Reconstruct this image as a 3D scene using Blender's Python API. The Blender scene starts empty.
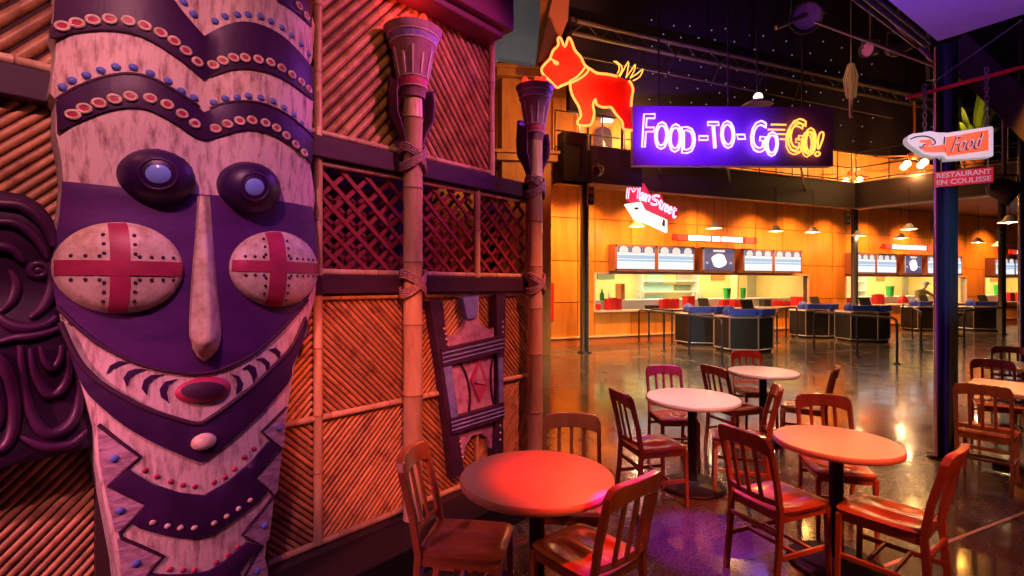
import bpy, math, random
from mathutils import Vector, Matrix
from mathutils.geometry import delaunay_2d_cdt
random.seed(7)
PI = math.pi
SC = bpy.context.scene
COL = SC.collection

# ---------------------------------------------------------------- camera
FPX, HZ, EYE = 500.0, 285.0, 1.68
cam_d = bpy.data.cameras.new('camera')
cam = bpy.data.objects.new('camera', cam_d)
COL.objects.link(cam)
cam.location = (0, 0, EYE)
cam.rotation_euler = (PI / 2, 0, 0)
cam_d.sensor_width = 36.0
cam_d.lens = 36.0 * FPX / 1024.0
cam_d.shift_y = -(288.0 - HZ) / 1024.0
cam_d.clip_start = 0.02
SC.camera = cam

# ---------------------------------------------------------------- world and exposure
world = bpy.data.worlds.new('hall_dark')
SC.world = world
world.use_nodes = True
world.node_tree.nodes['Background'].inputs[0].default_value = (0.16, 0.05, 0.14, 1)
world.node_tree.nodes['Background'].inputs[1].default_value = 0.09
SC.view_settings.view_transform = 'Standard'
SC.view_settings.look = 'None'
SC.view_settings.exposure = 0.0
SC.view_settings.gamma = 1.0
SC.view_settings.use_curve_mapping = False
SC.cycles.use_denoising = True
SC.cycles.max_bounces = 7
SC.cycles.sample_clamp_indirect = 6.0


def spot(loc, target, color, watts, angle=40, blend=0.6, size=0.06):
    d = bpy.data.lights.new('unseen_spot', 'SPOT')
    d.color = color
    d.energy = watts
    d.spot_size = math.radians(angle)
    d.spot_blend = blend
    d.shadow_soft_size = size
    o = bpy.data.objects.new('unseen_spot', d)
    COL.objects.link(o)
    o.location = loc
    o.rotation_euler = (Vector(target) - Vector(loc)).to_track_quat('-Z', 'Y').to_euler()
    return o


def area(loc, target, color, watts, sx, sy, name='area_lamp'):
    d = bpy.data.lights.new(name, 'AREA')
    d.shape = 'RECTANGLE'
    d.size, d.size_y = sx, sy
    d.color = color
    d.energy = watts
    o = bpy.data.objects.new(name, d)
    COL.objects.link(o)
    o.location = loc
    o.rotation_euler = (Vector(target) - Vector(loc)).to_track_quat('-Z', 'Y').to_euler()
    return o


def point(loc, color, watts, size=0.05):
    d = bpy.data.lights.new('point_lamp', 'POINT')
    d.color = color
    d.energy = watts
    d.shadow_soft_size = size
    o = bpy.data.objects.new('point_lamp', d)
    COL.objects.link(o)
    o.location = loc
    return o


# unseen coloured spots: stage light of the hall, plus added fills and accents
spot((-0.5, -0.3, 4.0), (-1.5, 2.0, 2.1), (1.0, 0.32, 0.40), 330, 50, 0.9, 0.06)     # pink wash on the tall mask
spot((-2.6, -0.2, 2.4), (-1.6, 1.9, 0.6), (1.0, 0.24, 0.36), 330, 46, 0.9, 0.05)       # pink on the lower left canes
spot((0.2, 0.5, 2.9), (-0.72, 3.0, 1.12), (1.0, 0.15, 0.055), 450, 27, 0.7, 0.04)       # red orange on the lower cane panels
spot((1.3, 2.4, 3.95), (-0.5, 3.3, 3.0), (1.0, 0.15, 0.42), 210, 52, 0.9, 0.05)       # magenta on the upper cane panels
spot((1.6, 5.0, 3.9), (-0.3, 3.5, 2.8), (0.42, 0.06, 1.0), 120, 50, 0.9, 0.05)        # violet rim from the right
spot((-3.0, 0.6, 4.4), (-1.5, 2.1, 2.8), (1.0, 0.26, 0.10), 60, 60, 0.9, 0.05)       # warm rake from the left
spot((0.3, 1.2, 4.3), (-0.85, 3.0, 2.9), (1.0, 0.42, 0.16), 50, 34, 0.9, 0.05)        # amber patch on the upper canes
spot((-0.2, 0.8, 3.6), (-1.1, 2.35, 1.3), (0.30, 0.05, 1.0), 40, 46, 0.9, 0.05)       # violet on the mask face
spot((0.75, 1.0, 3.9), (0.28, 2.42, 0.75), (1.0, 0.012, 0.010), 900, 15, 0.7, 0.03)   # red on the nearest table
spot((2.4, 1.3, 3.9), (1.95, 3.0, 0.75), (1.0, 0.12, 0.03), 620, 22, 0.6, 0.04)      # orange red, table at right
spot((1.4, 2.0, 3.9), (1.52, 4.2, 0.75), (1.0, 0.74, 0.95), 620, 17, 0.7, 0.04)       # rosy white, middle table
spot((2.4, 3.2, 3.9), (2.75, 5.4, 0.75), (1.0, 0.74, 0.88), 560, 17, 0.7, 0.04)       # rosy white, far table
spot((2.4, 1.6, 2.8), (3.95, 4.2, 0.6), (1.0, 0.40, 0.12), 130, 20, 0.8, 0.04)      # warm on the chair seen from behind
spot((1.9, 3.0, 3.9), (0.15, 4.15, 2.7), (1.0, 0.36, 0.50), 130, 22, 0.9, 0.04)     # rose on the far torch bowl
spot((4.9, 4.5, 3.9), (4.95, 4.8, 0.75), (1.0, 0.32, 0.02), 620, 46, 0.7, 0.05)        # orange, square tables
spot((1.9, 2.6, 3.7), (0.0, 3.9, 1.25), (1.0, 0.20, 0.13), 420, 33, 0.9, 0.04)       # rose orange around the far torch
spot((1.5, 0.5, 2.4), (0.5, 2.25, 0.55), (1.0, 0.50, 0.14), 55, 24, 0.8, 0.03)      # amber on the chair by the red table
spot((0.9, 1.6, 3.8), (0.36, 3.12, 0.85), (1.0, 0.62, 0.66), 170, 8, 0.6, 0.03)     # pale rail behind the red table
spot((3.0, 5.0, 4.6), (6.8, 10.0, 5.9), (1.0, 0.66, 0.35), 420, 12, 0.7, 0.03)      # added to brighten the straw bundle
spot((1.0, 2.9, 4.2), (1.3, 3.25, 0.0), (0.40, 0.03, 1.0), 900, 14, 0.5, 0.05)       # violet pool on the near floor
spot((1.0, 1.9, 3.9), (0.51, 2.13, 0.87), (0.50, 0.04, 1.0), 900, 5.5, 0.5, 0.03)       # violet on one top rail
spot((1.9, 3.3, 3.9), (1.50, 5.0, 0.86), (0.60, 0.06, 0.9), 650, 9, 0.5, 0.03)        # violet on another top rail
spot((2.0, 3.8, 3.9), (2.9, 6.1, 0.8), (1.0, 0.06, 0.03), 300, 12, 0.6, 0.04)       # red on the farthest chair
spot((0.3, 5.6, 4.2), (1.3, 4.2, 0.5), (0.95, 0.10, 0.35), 220, 50, 0.8, 0.05)        # crimson back light on the chairs
spot((4.2, 6.6, 3.6), (2.3, 3.6, 0.4), (1.0, 0.34, 0.08), 280, 60, 0.9, 0.04)         # amber back light on the chairs
spot((2.6, 0.4, 3.6), (2.0, 3.2, 0.3), (1.0, 0.16, 0.08), 260, 36, 0.9, 0.05)         # red fill on the chairs
spot((1.8, 1.8, 2.6), (2.95, 3.0, 3.98), (0.32, 0.10, 1.0), 480, 58, 0.9, 0.10)       # violet on the canopy soffit
spot((2.3, 7.5, 4.4), (3.5, 10.0, 0.0), (1.0, 0.74, 0.46), 1500, 90, 0.9, 0.15)        # warm on the mid floor
spot((1.6, 8.2, 5.2), (0.4, 11.9, 5.4), (1.0, 0.42, 0.10), 420, 60, 0.9, 0.10)        # ochre wash on the pillar
spot((2.0, 8.0, 4.6), (0.95, 11.9, 8.0), (1.0, 0.30, 0.14), 700, 34, 0.8, 0.08)       # coral glow above the pillar
spot((3.0, 7.6, 3.9), (4.4, 12.9, 6.0), (0.36, 0.03, 1.0), 900, 52, 1.0, 0.10)      # added violet wash standing in for neon spill round the word sign
spot((0.6, 5.2, 3.6), (-0.1, 7.2, 5.0), (0.75, 0.66, 0.60), 170, 70, 0.9, 0.10)        # grey wash on the canvas
spot((2.9, 1.4, 3.2), (3.08, 3.52, 2.62), (1.0, 0.50, 0.60), 110, 24, 0.8, 0.04)         # pale light on the hanging sign
spot((1.4, 7.4, 3.4), (4.2, 4.85, 1.9), (0.55, 0.05, 1.0), 500, 36, 0.9, 0.06)        # added to draw a violet edge on the column
spot((4.4, 1.0, 2.6), (4.2, 4.85, 2.0), (0.35, 0.75, 1.0), 800, 22, 0.9, 0.06)        # added to draw a cold streak on the column


# ---------------------------------------------------------------- mesh helpers
class MB:
    def __init__(s):
        s.v, s.f, s.m, s.sm = [], [], [], []

    def add(s, vs, fs, mi=0, smooth=False):
        b = len(s.v)
        s.v += [Vector(p) for p in vs]
        for f in fs:
            s.f.append([b + i for i in f])
            s.m.append(mi)
            s.sm.append(smooth)

    def box(s, c, d, mi=0, M=None):
        x, y, z = c
        a, b, h = d[0] / 2, d[1] / 2, d[2] / 2
        vs = [Vector((x + i * a, y + j * b, z + k * h)) for k in (-1, 1) for j in (-1, 1) for i in (-1, 1)]
        if M is not None:
            vs = [M @ v for v in vs]
        s.add(vs, [(0, 2, 3, 1), (4, 5, 7, 6), (0, 1, 5, 4), (2, 6, 7, 3), (0, 4, 6, 2), (1, 3, 7, 5)], mi)

    def beam(s, a, b, w, h, up=(0, 0, 1), mi=0, w1=None, h1=None):
        a, b = Vector(a), Vector(b)
        d = (b - a).normalized()
        x = d.cross(Vector(up))
        if x.length < 1e-5:
            x = d.cross(Vector((0, 1, 0)))
        x.normalize()
        y = x.cross(d).normalized()
        w1 = w if w1 is None else w1
        h1 = h if h1 is None else h1
        vs = []
        for p, ww, hh in ((a, w, h), (b, w1, h1)):
            for i, j in ((-1, -1), (1, -1), (1, 1), (-1, 1)):
                vs.append(p + x * i * ww / 2 + y * j * hh / 2)
        s.add(vs, [(3, 2, 1, 0), (4, 5, 6, 7), (0, 1, 5, 4), (1, 2, 6, 5), (2, 3, 7, 6), (3, 0, 4, 7)], mi)

    def tube(s, pts, r, n=8, closed=False, mi=0, smooth=True):
        pts = [Vector(p) for p in pts]
        N = len(pts)
        rs = r if isinstance(r, (list, tuple)) else [r] * N
        rings = []
        prev = None
        for i, p in enumerate(pts):
            if closed:
                t = pts[(i + 1) % N] - pts[i - 1]
            else:
                t = pts[min(i + 1, N - 1)] - pts[max(i - 1, 0)]
            if t.length < 1e-9:
                t = Vector((0, 0, 1))
            t.normalize()
            if prev is None:
                u = t.orthogonal().normalized()
            else:
                u = prev - t * prev.dot(t)
                u = u.normalized() if u.length > 1e-6 else t.orthogonal().normalized()
            prev = u
            w = t.cross(u)
            rings.append([p + (u * math.cos(2 * PI * k / n) + w * math.sin(2 * PI * k / n)) * rs[i] for k in range(n)])
        vs = [v for rr in rings for v in rr]
        fs = []
        for i in range(N if closed else N - 1):
            j = (i + 1) % N
            for k in range(n):
                k2 = (k + 1) % n
                fs.append((i * n + k, i * n + k2, j * n + k2, j * n + k))
        s.add(vs, fs, mi, smooth)
        if not closed:
            s.add(rings[0], [tuple(reversed(range(n)))], mi)
            s.add(rings[-1], [tuple(range(n))], mi)

    def lathe(s, prof, c=(0, 0, 0), n=24, mi=0, smooth=True, M=None, caps=True):
        vs = []
        for r, z in prof:
            for k in range(n):
                v = Vector((c[0] + r * math.cos(2 * PI * k / n), c[1] + r * math.sin(2 * PI * k / n), c[2] + z))
                vs.append(M @ v if M is not None else v)
        fs = []
        for i in range(len(prof) - 1):
            for k in range(n):
                k2 = (k + 1) % n
                fs.append((i * n + k, i * n + k2, (i + 1) * n + k2, (i + 1) * n + k))
        s.add(vs, fs, mi, smooth)
        if caps:
            s.add(vs[:n], [tuple(reversed(range(n)))], mi)
            s.add(vs[-n:], [tuple(range(n))], mi)

    def prism(s, ring, off, mi=0):
        """ring: 3D points of a flat outline, off: extrusion vector"""
        ring = [Vector(p) for p in ring]
        off = Vector(off)
        n = len(ring)
        s.add(ring + [p + off for p in ring],
              [tuple(reversed(range(n))), tuple(range(n, 2 * n))] + [(i, (i + 1) % n, n + (i + 1) % n, n + i) for i in range(n)], mi)

    def sphere(s, c, r, n=12, m=8, sc=(1, 1, 1), mi=0, M=None):
        prof = [(max(1e-4, math.sin(PI * i / m)), -math.cos(PI * i / m)) for i in range(m + 1)]
        vs = []
        for q, z in prof:
            for k in range(n):
                v = Vector((q * math.cos(2 * PI * k / n) * r * sc[0], q * math.sin(2 * PI * k / n) * r * sc[1], z * r * sc[2]))
                v = (M @ v if M is not None else v) + Vector(c)
                vs.append(v)
        fs = []
        for i in range(m):
            for k in range(n):
                k2 = (k + 1) % n
                fs.append((i * n + k, i * n + k2, (i + 1) * n + k2, (i + 1) * n + k))
        s.add(vs, fs, mi, True)


WM = {}                                   # world matrix of every parent


def thing(name, label, cat, loc=(0, 0, 0), rotz=0.0, group=None):
    o = bpy.data.objects.new(name, None)
    COL.objects.link(o)
    o.location = loc
    o.rotation_euler = (0, 0, rotz)
    o.empty_display_size = 0.1
    o['label'] = label
    o['category'] = cat
    if group:
        o['group'] = group
    WM[o.name] = Matrix.Translation(loc) @ Matrix.Rotation(rotz, 4, 'Z')
    return o


def obj(name, mb, mats, parent=None, bevel=0.0, label=None, seg=2):
    me = bpy.data.meshes.new(name)
    if parent is not None:
        W = WM[parent.name]
    else:
        xs = [v.x for v in mb.v]; ys = [v.y for v in mb.v]; zs = [v.z for v in mb.v]
        W = Matrix.Translation(((min(xs) + max(xs)) / 2, (min(ys) + max(ys)) / 2, min(zs)))
    I = W.inverted()
    me.from_pydata([I @ v for v in mb.v], [], mb.f)
    if not isinstance(mats, (list, tuple)):
        mats = [mats]
    for m in mats:
        me.materials.append(m)
    me.polygons.foreach_set('material_index', mb.m)
    me.polygons.foreach_set('use_smooth', mb.sm)
    me.update()
    o = bpy.data.objects.new(name, me)
    COL.objects.link(o)
    if parent is not None:
        o.parent = parent
        WM[o.name] = W
    else:
        o.location = W.to_translation()
        WM[o.name] = W
    if bevel > 0:
        b = o.modifiers.new('edge', 'BEVEL')
        b.width = bevel
        b.segments = seg
        b.limit_method = 'ANGLE'
        b.angle_limit = math.radians(50)
    if label:
        o['label'] = label
    return o


def tag(o, label, cat, group=None, kind=None):
    o['label'] = label
    o['category'] = cat
    if group:
        o['group'] = group
    if kind:
        o['kind'] = kind
    return o


def struct(name, mb, mats, bevel=0.0, label=None):
    o = obj(name, mb, mats, None, bevel)
    o['kind'] = 'structure'
    if label:
        o['label'] = label
    return o


def dup(root, loc=None, rotz=None, label=None, group=None):
    kids = [c for c in root.children]
    r = root.copy()
    COL.objects.link(r)
    if loc is not None:
        r.location = loc
    if rotz is not None:
        r.rotation_euler = (0, 0, rotz)
    if label:
        r['label'] = label
    if group:
        r['group'] = group
    for ch in kids:
        c = ch.copy()
        COL.objects.link(c)
        c.parent = r
        for g in ch.children:
            d = g.copy()
            COL.objects.link(d)
            d.parent = c
    return r


# ---------------------------------------------------------------- materials
def nt(name):
    m = bpy.data.materials.new(name)
    m.use_nodes = True
    t = m.node_tree
    return m, t, t.nodes['Principled BSDF']


def L(t, a, b):
    t.links.new(a, b)


def pm(name, col, rough=0.5, metal=0.0, col2=None, scale=6.0, stretch=(1, 1, 1), mix=(0.35, 0.7), bump=0.0, bscale=None,
       coat=0.0, island=0.0, detail=4.0, spec=0.5, glow=None):
    m, t, b = nt(name)
    b.inputs['Roughness'].default_value = rough
    b.inputs['Metallic'].default_value = metal
    b.inputs['Specular IOR Level'].default_value = spec
    b.inputs['Coat Weight'].default_value = coat
    b.inputs['Coat Roughness'].default_value = 0.12
    c4 = (*col, 1)
    b.inputs['Base Color'].default_value = c4
    out = None
    if col2 is not None or bump > 0:
        tc = t.nodes.new('ShaderNodeTexCoord')
        mp = t.nodes.new('ShaderNodeMapping')
        mp.inputs['Scale'].default_value = stretch
        L(t, tc.outputs['Object'], mp.inputs[0])
        nz = t.nodes.new('ShaderNodeTexNoise')
        nz.inputs['Scale'].default_value = scale
        nz.inputs['Detail'].default_value = detail
        nz.inputs['Roughness'].default_value = 0.65
        L(t, mp.outputs[0], nz.inputs['Vector'])
    if col2 is not None:
        rp = t.nodes.new('ShaderNodeValToRGB')
        rp.color_ramp.elements[0].position = mix[0]
        rp.color_ramp.elements[1].position = mix[1]
        rp.color_ramp.elements[0].color = (*col2, 1)
        rp.color_ramp.elements[1].color = c4
        L(t, nz.outputs['Fac'], rp.inputs[0])
        out = rp.outputs[0]
    if island > 0:
        g = t.nodes.new('ShaderNodeNewGeometry')
        mr = t.nodes.new('ShaderNodeMapRange')
        mr.inputs['To Min'].default_value = 1 - island
        mr.inputs['To Max'].default_value = 1 + island * 0.4
        L(t, g.outputs['Random Per Island'], mr.inputs['Value'])
        mx = t.nodes.new('ShaderNodeMix')
        mx.data_type = 'RGBA'
        mx.blend_type = 'MULTIPLY'
        mx.inputs['Factor'].default_value = 1.0
        if out is not None:
            L(t, out, mx.inputs['A'])
        else:
            mx.inputs['A'].default_value = c4
        L(t, mr.outputs[0], mx.inputs['B'])
        out = mx.outputs['Result']
    if out is not None:
        L(t, out, b.inputs['Base Color'])
    if bump > 0:
        bp = t.nodes.new('ShaderNodeBump')
        bp.inputs['Strength'].default_value = 0.6
        bp.inputs['Distance'].default_value = bump
        if bscale:
            n2 = t.nodes.new('ShaderNodeTexNoise')
            n2.inputs['Scale'].default_value = bscale
            n2.inputs['Detail'].default_value = 3
            L(t, mp.outputs[0], n2.inputs['Vector'])
            L(t, n2.outputs['Fac'], bp.inputs['Height'])
        else:
            L(t, nz.outputs['Fac'], bp.inputs['Height'])
        L(t, bp.outputs[0], b.inputs['Normal'])
    return m


def em(name, col, strength, base=(0.08, 0.08, 0.08)):
    m, t, b = nt(name)
    b.inputs['Base Color'].default_value = (*base, 1)
    b.inputs['Emission Color'].default_value = (*col, 1)
    b.inputs['Emission Strength'].default_value = strength
    b.inputs['Roughness'].default_value = 0.4
    return m


M = {}
M['cane'] = pm('bamboo_cane', (0.62, 0.33, 0.15), 0.42, col2=(0.20, 0.06, 0.03), scale=9, mix=(0.28, 0.55), island=0.35)
M['cane_fine'] = pm('fine_cane', (0.62, 0.30, 0.13), 0.45, col2=(0.26, 0.08, 0.035), scale=12, mix=(0.28, 0.5), island=0.35)
M['bamboo'] = pm('bamboo_pole', (0.80, 0.55, 0.34), 0.35, col2=(0.52, 0.28, 0.16), scale=3, stretch=(4, 4, 0.8), mix=(0.3, 0.65), island=0.25)
M['bamboo_node'] = pm('bamboo_node', (0.36, 0.18, 0.12), 0.6)
M['beam'] = pm('purple_stained_beam', (0.055, 0.014, 0.05), 0.55, col2=(0.03, 0.007, 0.025), scale=4, stretch=(1, 1, 6), mix=(0.3, 0.7), bump=0.002)
M['dark_gap'] = pm('dark_backing', (0.05, 0.018, 0.02), 0.8)
M['eave'] = pm('plum_painted_beam', (0.22, 0.025, 0.13), 0.5, col2=(0.13, 0.016, 0.085), scale=3, mix=(0.3, 0.7))
M['cream'] = pm('worn_cream_paint', (0.88, 0.66, 0.62), 0.55, col2=(0.30, 0.12, 0.13), scale=11, stretch=(3.0, 3.0, 0.7), mix=(0.30, 0.52), bump=0.004, bscale=26, detail=8)
M['cream_flat'] = pm('cream_carved', (0.88, 0.70, 0.56), 0.5, col2=(0.55, 0.34, 0.22), scale=18, mix=(0.3, 0.6), bump=0.002, bscale=50)
M['purple'] = pm('dark_purple_paint', (0.065, 0.012, 0.095), 0.48, col2=(0.035, 0.006, 0.06), scale=4, stretch=(2, 2, 1), mix=(0.35, 0.7), bump=0.002, bscale=20)
M['face_purple'] = pm('violet_paint', (0.13, 0.022, 0.20), 0.5, col2=(0.07, 0.012, 0.12), scale=5, stretch=(1, 1, 2), mix=(0.3, 0.7), bump=0.002, bscale=22)
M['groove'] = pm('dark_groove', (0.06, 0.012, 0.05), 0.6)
M['lip'] = pm('crimson_paint', (0.60, 0.04, 0.13), 0.45, col2=(0.40, 0.03, 0.09), scale=14, mix=(0.3, 0.7))
M['bead'] = pm('blue_paint', (0.14, 0.20, 0.72), 0.4)
M['pupil'] = pm('sky_blue_enamel', (0.24, 0.40, 0.95), 0.25, coat=0.4)
M['eye'] = pm('black_violet_lacquer', (0.03, 0.006, 0.06), 0.42, col2=(0.045, 0.008, 0.09), scale=6, mix=(0.3, 0.7))
M['side'] = pm('grey_worn_edge', (0.62, 0.56, 0.55), 0.7, col2=(0.35, 0.28, 0.28), scale=20, mix=(0.3, 0.6))
M['triangle'] = pm('lilac_scratched_paint', (0.66, 0.42, 0.54), 0.6, col2=(0.28, 0.12, 0.20), scale=11, stretch=(1, 3, 5), mix=(0.36, 0.6), bump=0.003, bscale=40)
M['black_tiki'] = pm('black_plum_wood', (0.055, 0.010, 0.055), 0.42, col2=(0.02, 0.004, 0.022), scale=5, mix=(0.3, 0.7), bump=0.004, bscale=12)
M['tiki_hi'] = pm('plum_carved_wood', (0.10, 0.016, 0.09), 0.4, col2=(0.04, 0.008, 0.04), scale=6, mix=(0.3, 0.7))
M['carving_lilac'] = pm('lilac_carved_wood', (0.55, 0.30, 0.60), 0.6, col2=(0.26, 0.10, 0.30), scale=14, mix=(0.3, 0.6), bump=0.003)
M['carving_blue'] = pm('blue_carved_wood', (0.22, 0.26, 0.85), 0.55, col2=(0.13, 0.12, 0.50), scale=10, mix=(0.3, 0.6), bump=0.003)
M['carving_dark'] = pm('indigo_carved_wood', (0.06, 0.018, 0.09), 0.55, col2=(0.03, 0.01, 0.045), scale=10, mix=(0.3, 0.6), bump=0.003)
M['carving_rose'] = pm('rose_carved_wood', (0.42, 0.05, 0.22), 0.55)
M['torch'] = pm('mauve_torch_wood', (0.42, 0.20, 0.30), 0.6, col2=(0.26, 0.10, 0.17), scale=9, stretch=(3, 3, 0.8), mix=(0.3, 0.7), bump=0.002)
M['torch_line'] = pm('pale_lilac_paint', (0.72, 0.52, 0.68), 0.5)
M['torch_band'] = pm('blue_violet_weave', (0.22, 0.14, 0.55), 0.5, col2=(0.40, 0.28, 0.66), scale=40, mix=(0.45, 0.55))
M['torch_red'] = pm('crimson_band', (0.55, 0.05, 0.15), 0.5)
M['bracket'] = pm('plum_bracket', (0.12, 0.03, 0.12), 0.5)
M['rope'] = pm('plum_rope', (0.55, 0.34, 0.36), 0.8, col2=(0.28, 0.13, 0.16), scale=60, mix=(0.4, 0.6))
M['coal'] = em('glowing_ember', (1.0, 0.02, 0.008), 2.6, (.2, .01, .005))
M['black_step'] = pm('black_step', (0.02, 0.008, 0.014), 0.6)
M['lattice'] = pm('crimson_lattice', (0.34, 0.035, 0.06), 0.5, col2=(0.22, 0.02, 0.035), scale=8, mix=(0.3, 0.7))
# ---------------------------------------------------------------- wall frames
class Frame:
    """A vertical plane: t runs along it, z is up, n is the distance in front of it."""
    def __init__(s, o, d):
        s.o = Vector((o[0], o[1], 0))
        s.d = Vector((d[0], d[1], 0)).normalized()
        s.nv = Vector((s.d.y, -s.d.x, 0))

    def pt(s, t, z, n=0.0):
        p = s.o + s.d * t + s.nv * n
        return Vector((p.x, p.y, z))

    def hit(s, px, py, n=0.0):
        r = Vector(((px - 512.0) / FPX, 1.0, 0))
        o = s.o + s.nv * n
        k = (o.x * s.nv.x + o.y * s.nv.y) / (r.x * s.nv.x + r.y * s.nv.y)
        p = r * k - o
        return p.dot(s.d), EYE - (py - HZ) / FPX * k

    def on(s, px, py, n=0.0):
        t, z = s.hit(px, py, n)
        return s.pt(t, z, n)

    def rotz(s):
        return math.atan2(s.d.y, s.d.x)


_d = Vector((0.906, 1.0, 0)).normalized()
_n = Vector((_d.y, -_d.x, 0))
_o = Vector((-0.6435, 3.25, 0)) - _n * 0.10
WF = Frame((_o.x, _o.y), (_d.x, _d.y))                 # the bamboo facade on the left
BF = Frame((0, 13.25), (1, 0.40))                      # the orange back wall
FF = Frame((0, 11.54), (1, 0.40))                      # edge of the mezzanine
SF = Frame((0, 11.0), (1, 0.02))                       # neon signs


def surf_hit(fr, px, py, hf):
    n = 0.2
    for _ in range(7):
        t, z = fr.hit(px, py, n)
        n = hf(t, z)
    return t, z


def relief(name, fr, poly, hf, mat, parent, skirt=0.03, grid=0.03, rnd=0.0, px=True, side=None, raw=None, label=None):
    """Outline (pixels or t,z) laid over the carved surface n = hf(t, z), with real thickness."""
    ring = [Vector(surf_hit(fr, x, y, hf)) for x, y in poly] if px else [Vector(p) for p in poly]
    dense = []
    for i, a in enumerate(ring):
        b = ring[(i + 1) % len(ring)]
        k = max(1, int((b - a).length / (grid * 1.0)))
        for j in range(k):
            dense.append(a.lerp(b, j / k))
    ring = dense
    N = len(ring)
    xs = [p.x for p in ring]; ys = [p.y for p in ring]
    pts = [Vector((p.x, p.y)) for p in ring]

    def inside(x, y):
        c = False
        j = N - 1
        for i in range(N):
            if (ring[i].y > y) != (ring[j].y > y) and x < (ring[j].x - ring[i].x) * (y - ring[i].y) / (ring[j].y - ring[i].y) + ring[i].x:
                c = not c
            j = i
        return c

    def dist(x, y):
        return min((x - p.x) ** 2 + (y - p.y) ** 2 for p in ring) ** 0.5
    x = min(xs) + grid * 0.5
    while x < max(xs):
        y = min(ys) + grid * 0.5
        while y < max(ys):
            if inside(x, y) and dist(x, y) > grid * 0.55:
                pts.append(Vector((x, y)))
            y += grid
        x += grid
    vo, _, fo, *_r = delaunay_2d_cdt(pts, [], [list(range(N))], 1, 1e-6)
    mb = MB()

    def H(p):
        h = hf(p.x, p.y)
        if rnd > 0:
            dd = dist(p.x, p.y)
            q = min(1.0, dd / rnd)
            h -= rnd * 0.6 * (1 - math.sqrt(max(0, 1 - (1 - q) ** 2)))
        return h
    top = [fr.pt(p.x, p.y, H(p)) for p in vo]
    fs = []
    for f in fo:
        a, b, c = [vo[i] for i in f[:3]]
        cr = (b.x - a.x) * (c.y - a.y) - (b.y - a.y) * (c.x - a.x)
        fs.append(tuple(f) if cr > 0 else tuple(reversed(f)))
    mb.add(top, fs, 0, True)
    area2 = sum(ring[i].x * ring[(i + 1) % N].y - ring[(i + 1) % N].x * ring[i].y for i in range(N))
    rr = ring if area2 > 0 else ring[::-1]
    up = [fr.pt(p.x, p.y, H(p)) for p in rr]
    lo = [fr.pt(p.x, p.y, (0.03 if skirt is None else hf(p.x, p.y) - skirt)) for p in rr]
    mb.add(up + lo, [(i, N + i, N + (i + 1) % N, (i + 1) % N) for i in range(N)], 1 if side else 0)
    if raw is not None:
        raw.add(mb.v, mb.f)
        return None
    return obj(name, mb, [mat, side] if side else mat, parent, label=label)


def ell(cx, cy, rx, ry, n=28, rot=0.0):
    o = []
    for k in range(n):
        a = 2 * PI * k / n
        x, y = rx * math.cos(a), ry * math.sin(a)
        o.append((cx + x * math.cos(rot) - y * math.sin(rot), cy + x * math.sin(rot) + y * math.cos(rot)))
    return o


def cr(pts, k=4, closed=False):
    """Catmull-Rom through 2D points"""
    P = [Vector(p) for p in pts]
    n = len(P)
    out = []
    rng = range(n) if closed else range(n - 1)
    for i in rng:
        p0 = P[(i - 1) % n] if closed or i > 0 else P[0]
        p1, p2 = P[i], P[(i + 1) % n]
        p3 = P[(i + 2) % n] if closed or i + 2 < n else P[-1]
        for j in range(k):
            u = j / k
            out.append(0.5 * ((2 * p1) + (p2 - p0) * u + (2 * p0 - 5 * p1 + 4 * p2 - p3) * u * u + (3 * p1 - p0 - 3 * p2 + p3) * u ** 3))
    if not closed:
        out.append(P[-1])
    return [tuple(p) for p in out]


# ---------------------------------------------------------------- left facade: beams, canes, lattice
def wt(px, n=0.0):
    return WF.hit(px, 200, n)[0]


def wz(px, py, n=0.0):
    return WF.hit(px, py, n)[1]


T0, TB, TC, TD = wt(318, .03), wt(413, .03), wt(477, .03), wt(528, .03)
TL = -3.6
Z_ut, Z_ub = wz(312, 133, .08), wz(312, 155, .08)      # upper beam
Z_lt, Z_lb = wz(312, 275, .08), wz(312, 294, .08)      # lower beam
Z_mid = wz(300, 422, .03)
Z_bot = wz(320, 543, .03)
T_top = wt(492, .03)
Z_top = 4.6
wall = MB()


def wbox(mb, t0, t1, z0, z1, n0, n1, mi=0):
    a = [WF.pt(t, z, n) for z in (z0, z1) for n in (n0, n1) for t in (t0, t1)]
    mb.add(a, [(0, 1, 3, 2), (4, 6, 7, 5), (0, 4, 5, 1), (2, 3, 7, 6), (0, 2, 6, 4), (1, 5, 7, 3)], mi)


def fbox(fr, mb, t0, t1, z0, z1, n0, n1, mi=0):
    a = [fr.pt(t, z, n) for z in (z0, z1) for n in (n0, n1) for t in (t0, t1)]
    mb.add(a, [(0, 1, 3, 2), (4, 6, 7, 5), (0, 4, 5, 1), (2, 3, 7, 6), (0, 2, 6, 4), (1, 5, 7, 3)], mi)


wbox(wall, TL, TD + .05, 0, Z_lt, -.12, 0)
wbox(wall, TL, T0, Z_lt, Z_ut, -.12, 0)
wbox(wall, TL, T_top, Z_ut, Z_top, -.12, 0)
wbox(wall, T0, wt(478), Z_lt - .05, Z_ut + .05, -.62, -.55)      # added dark sheet standing in for the unlit room behind the lattice
wall_left = struct('wall_left', wall, M['dark_gap'])


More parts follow.
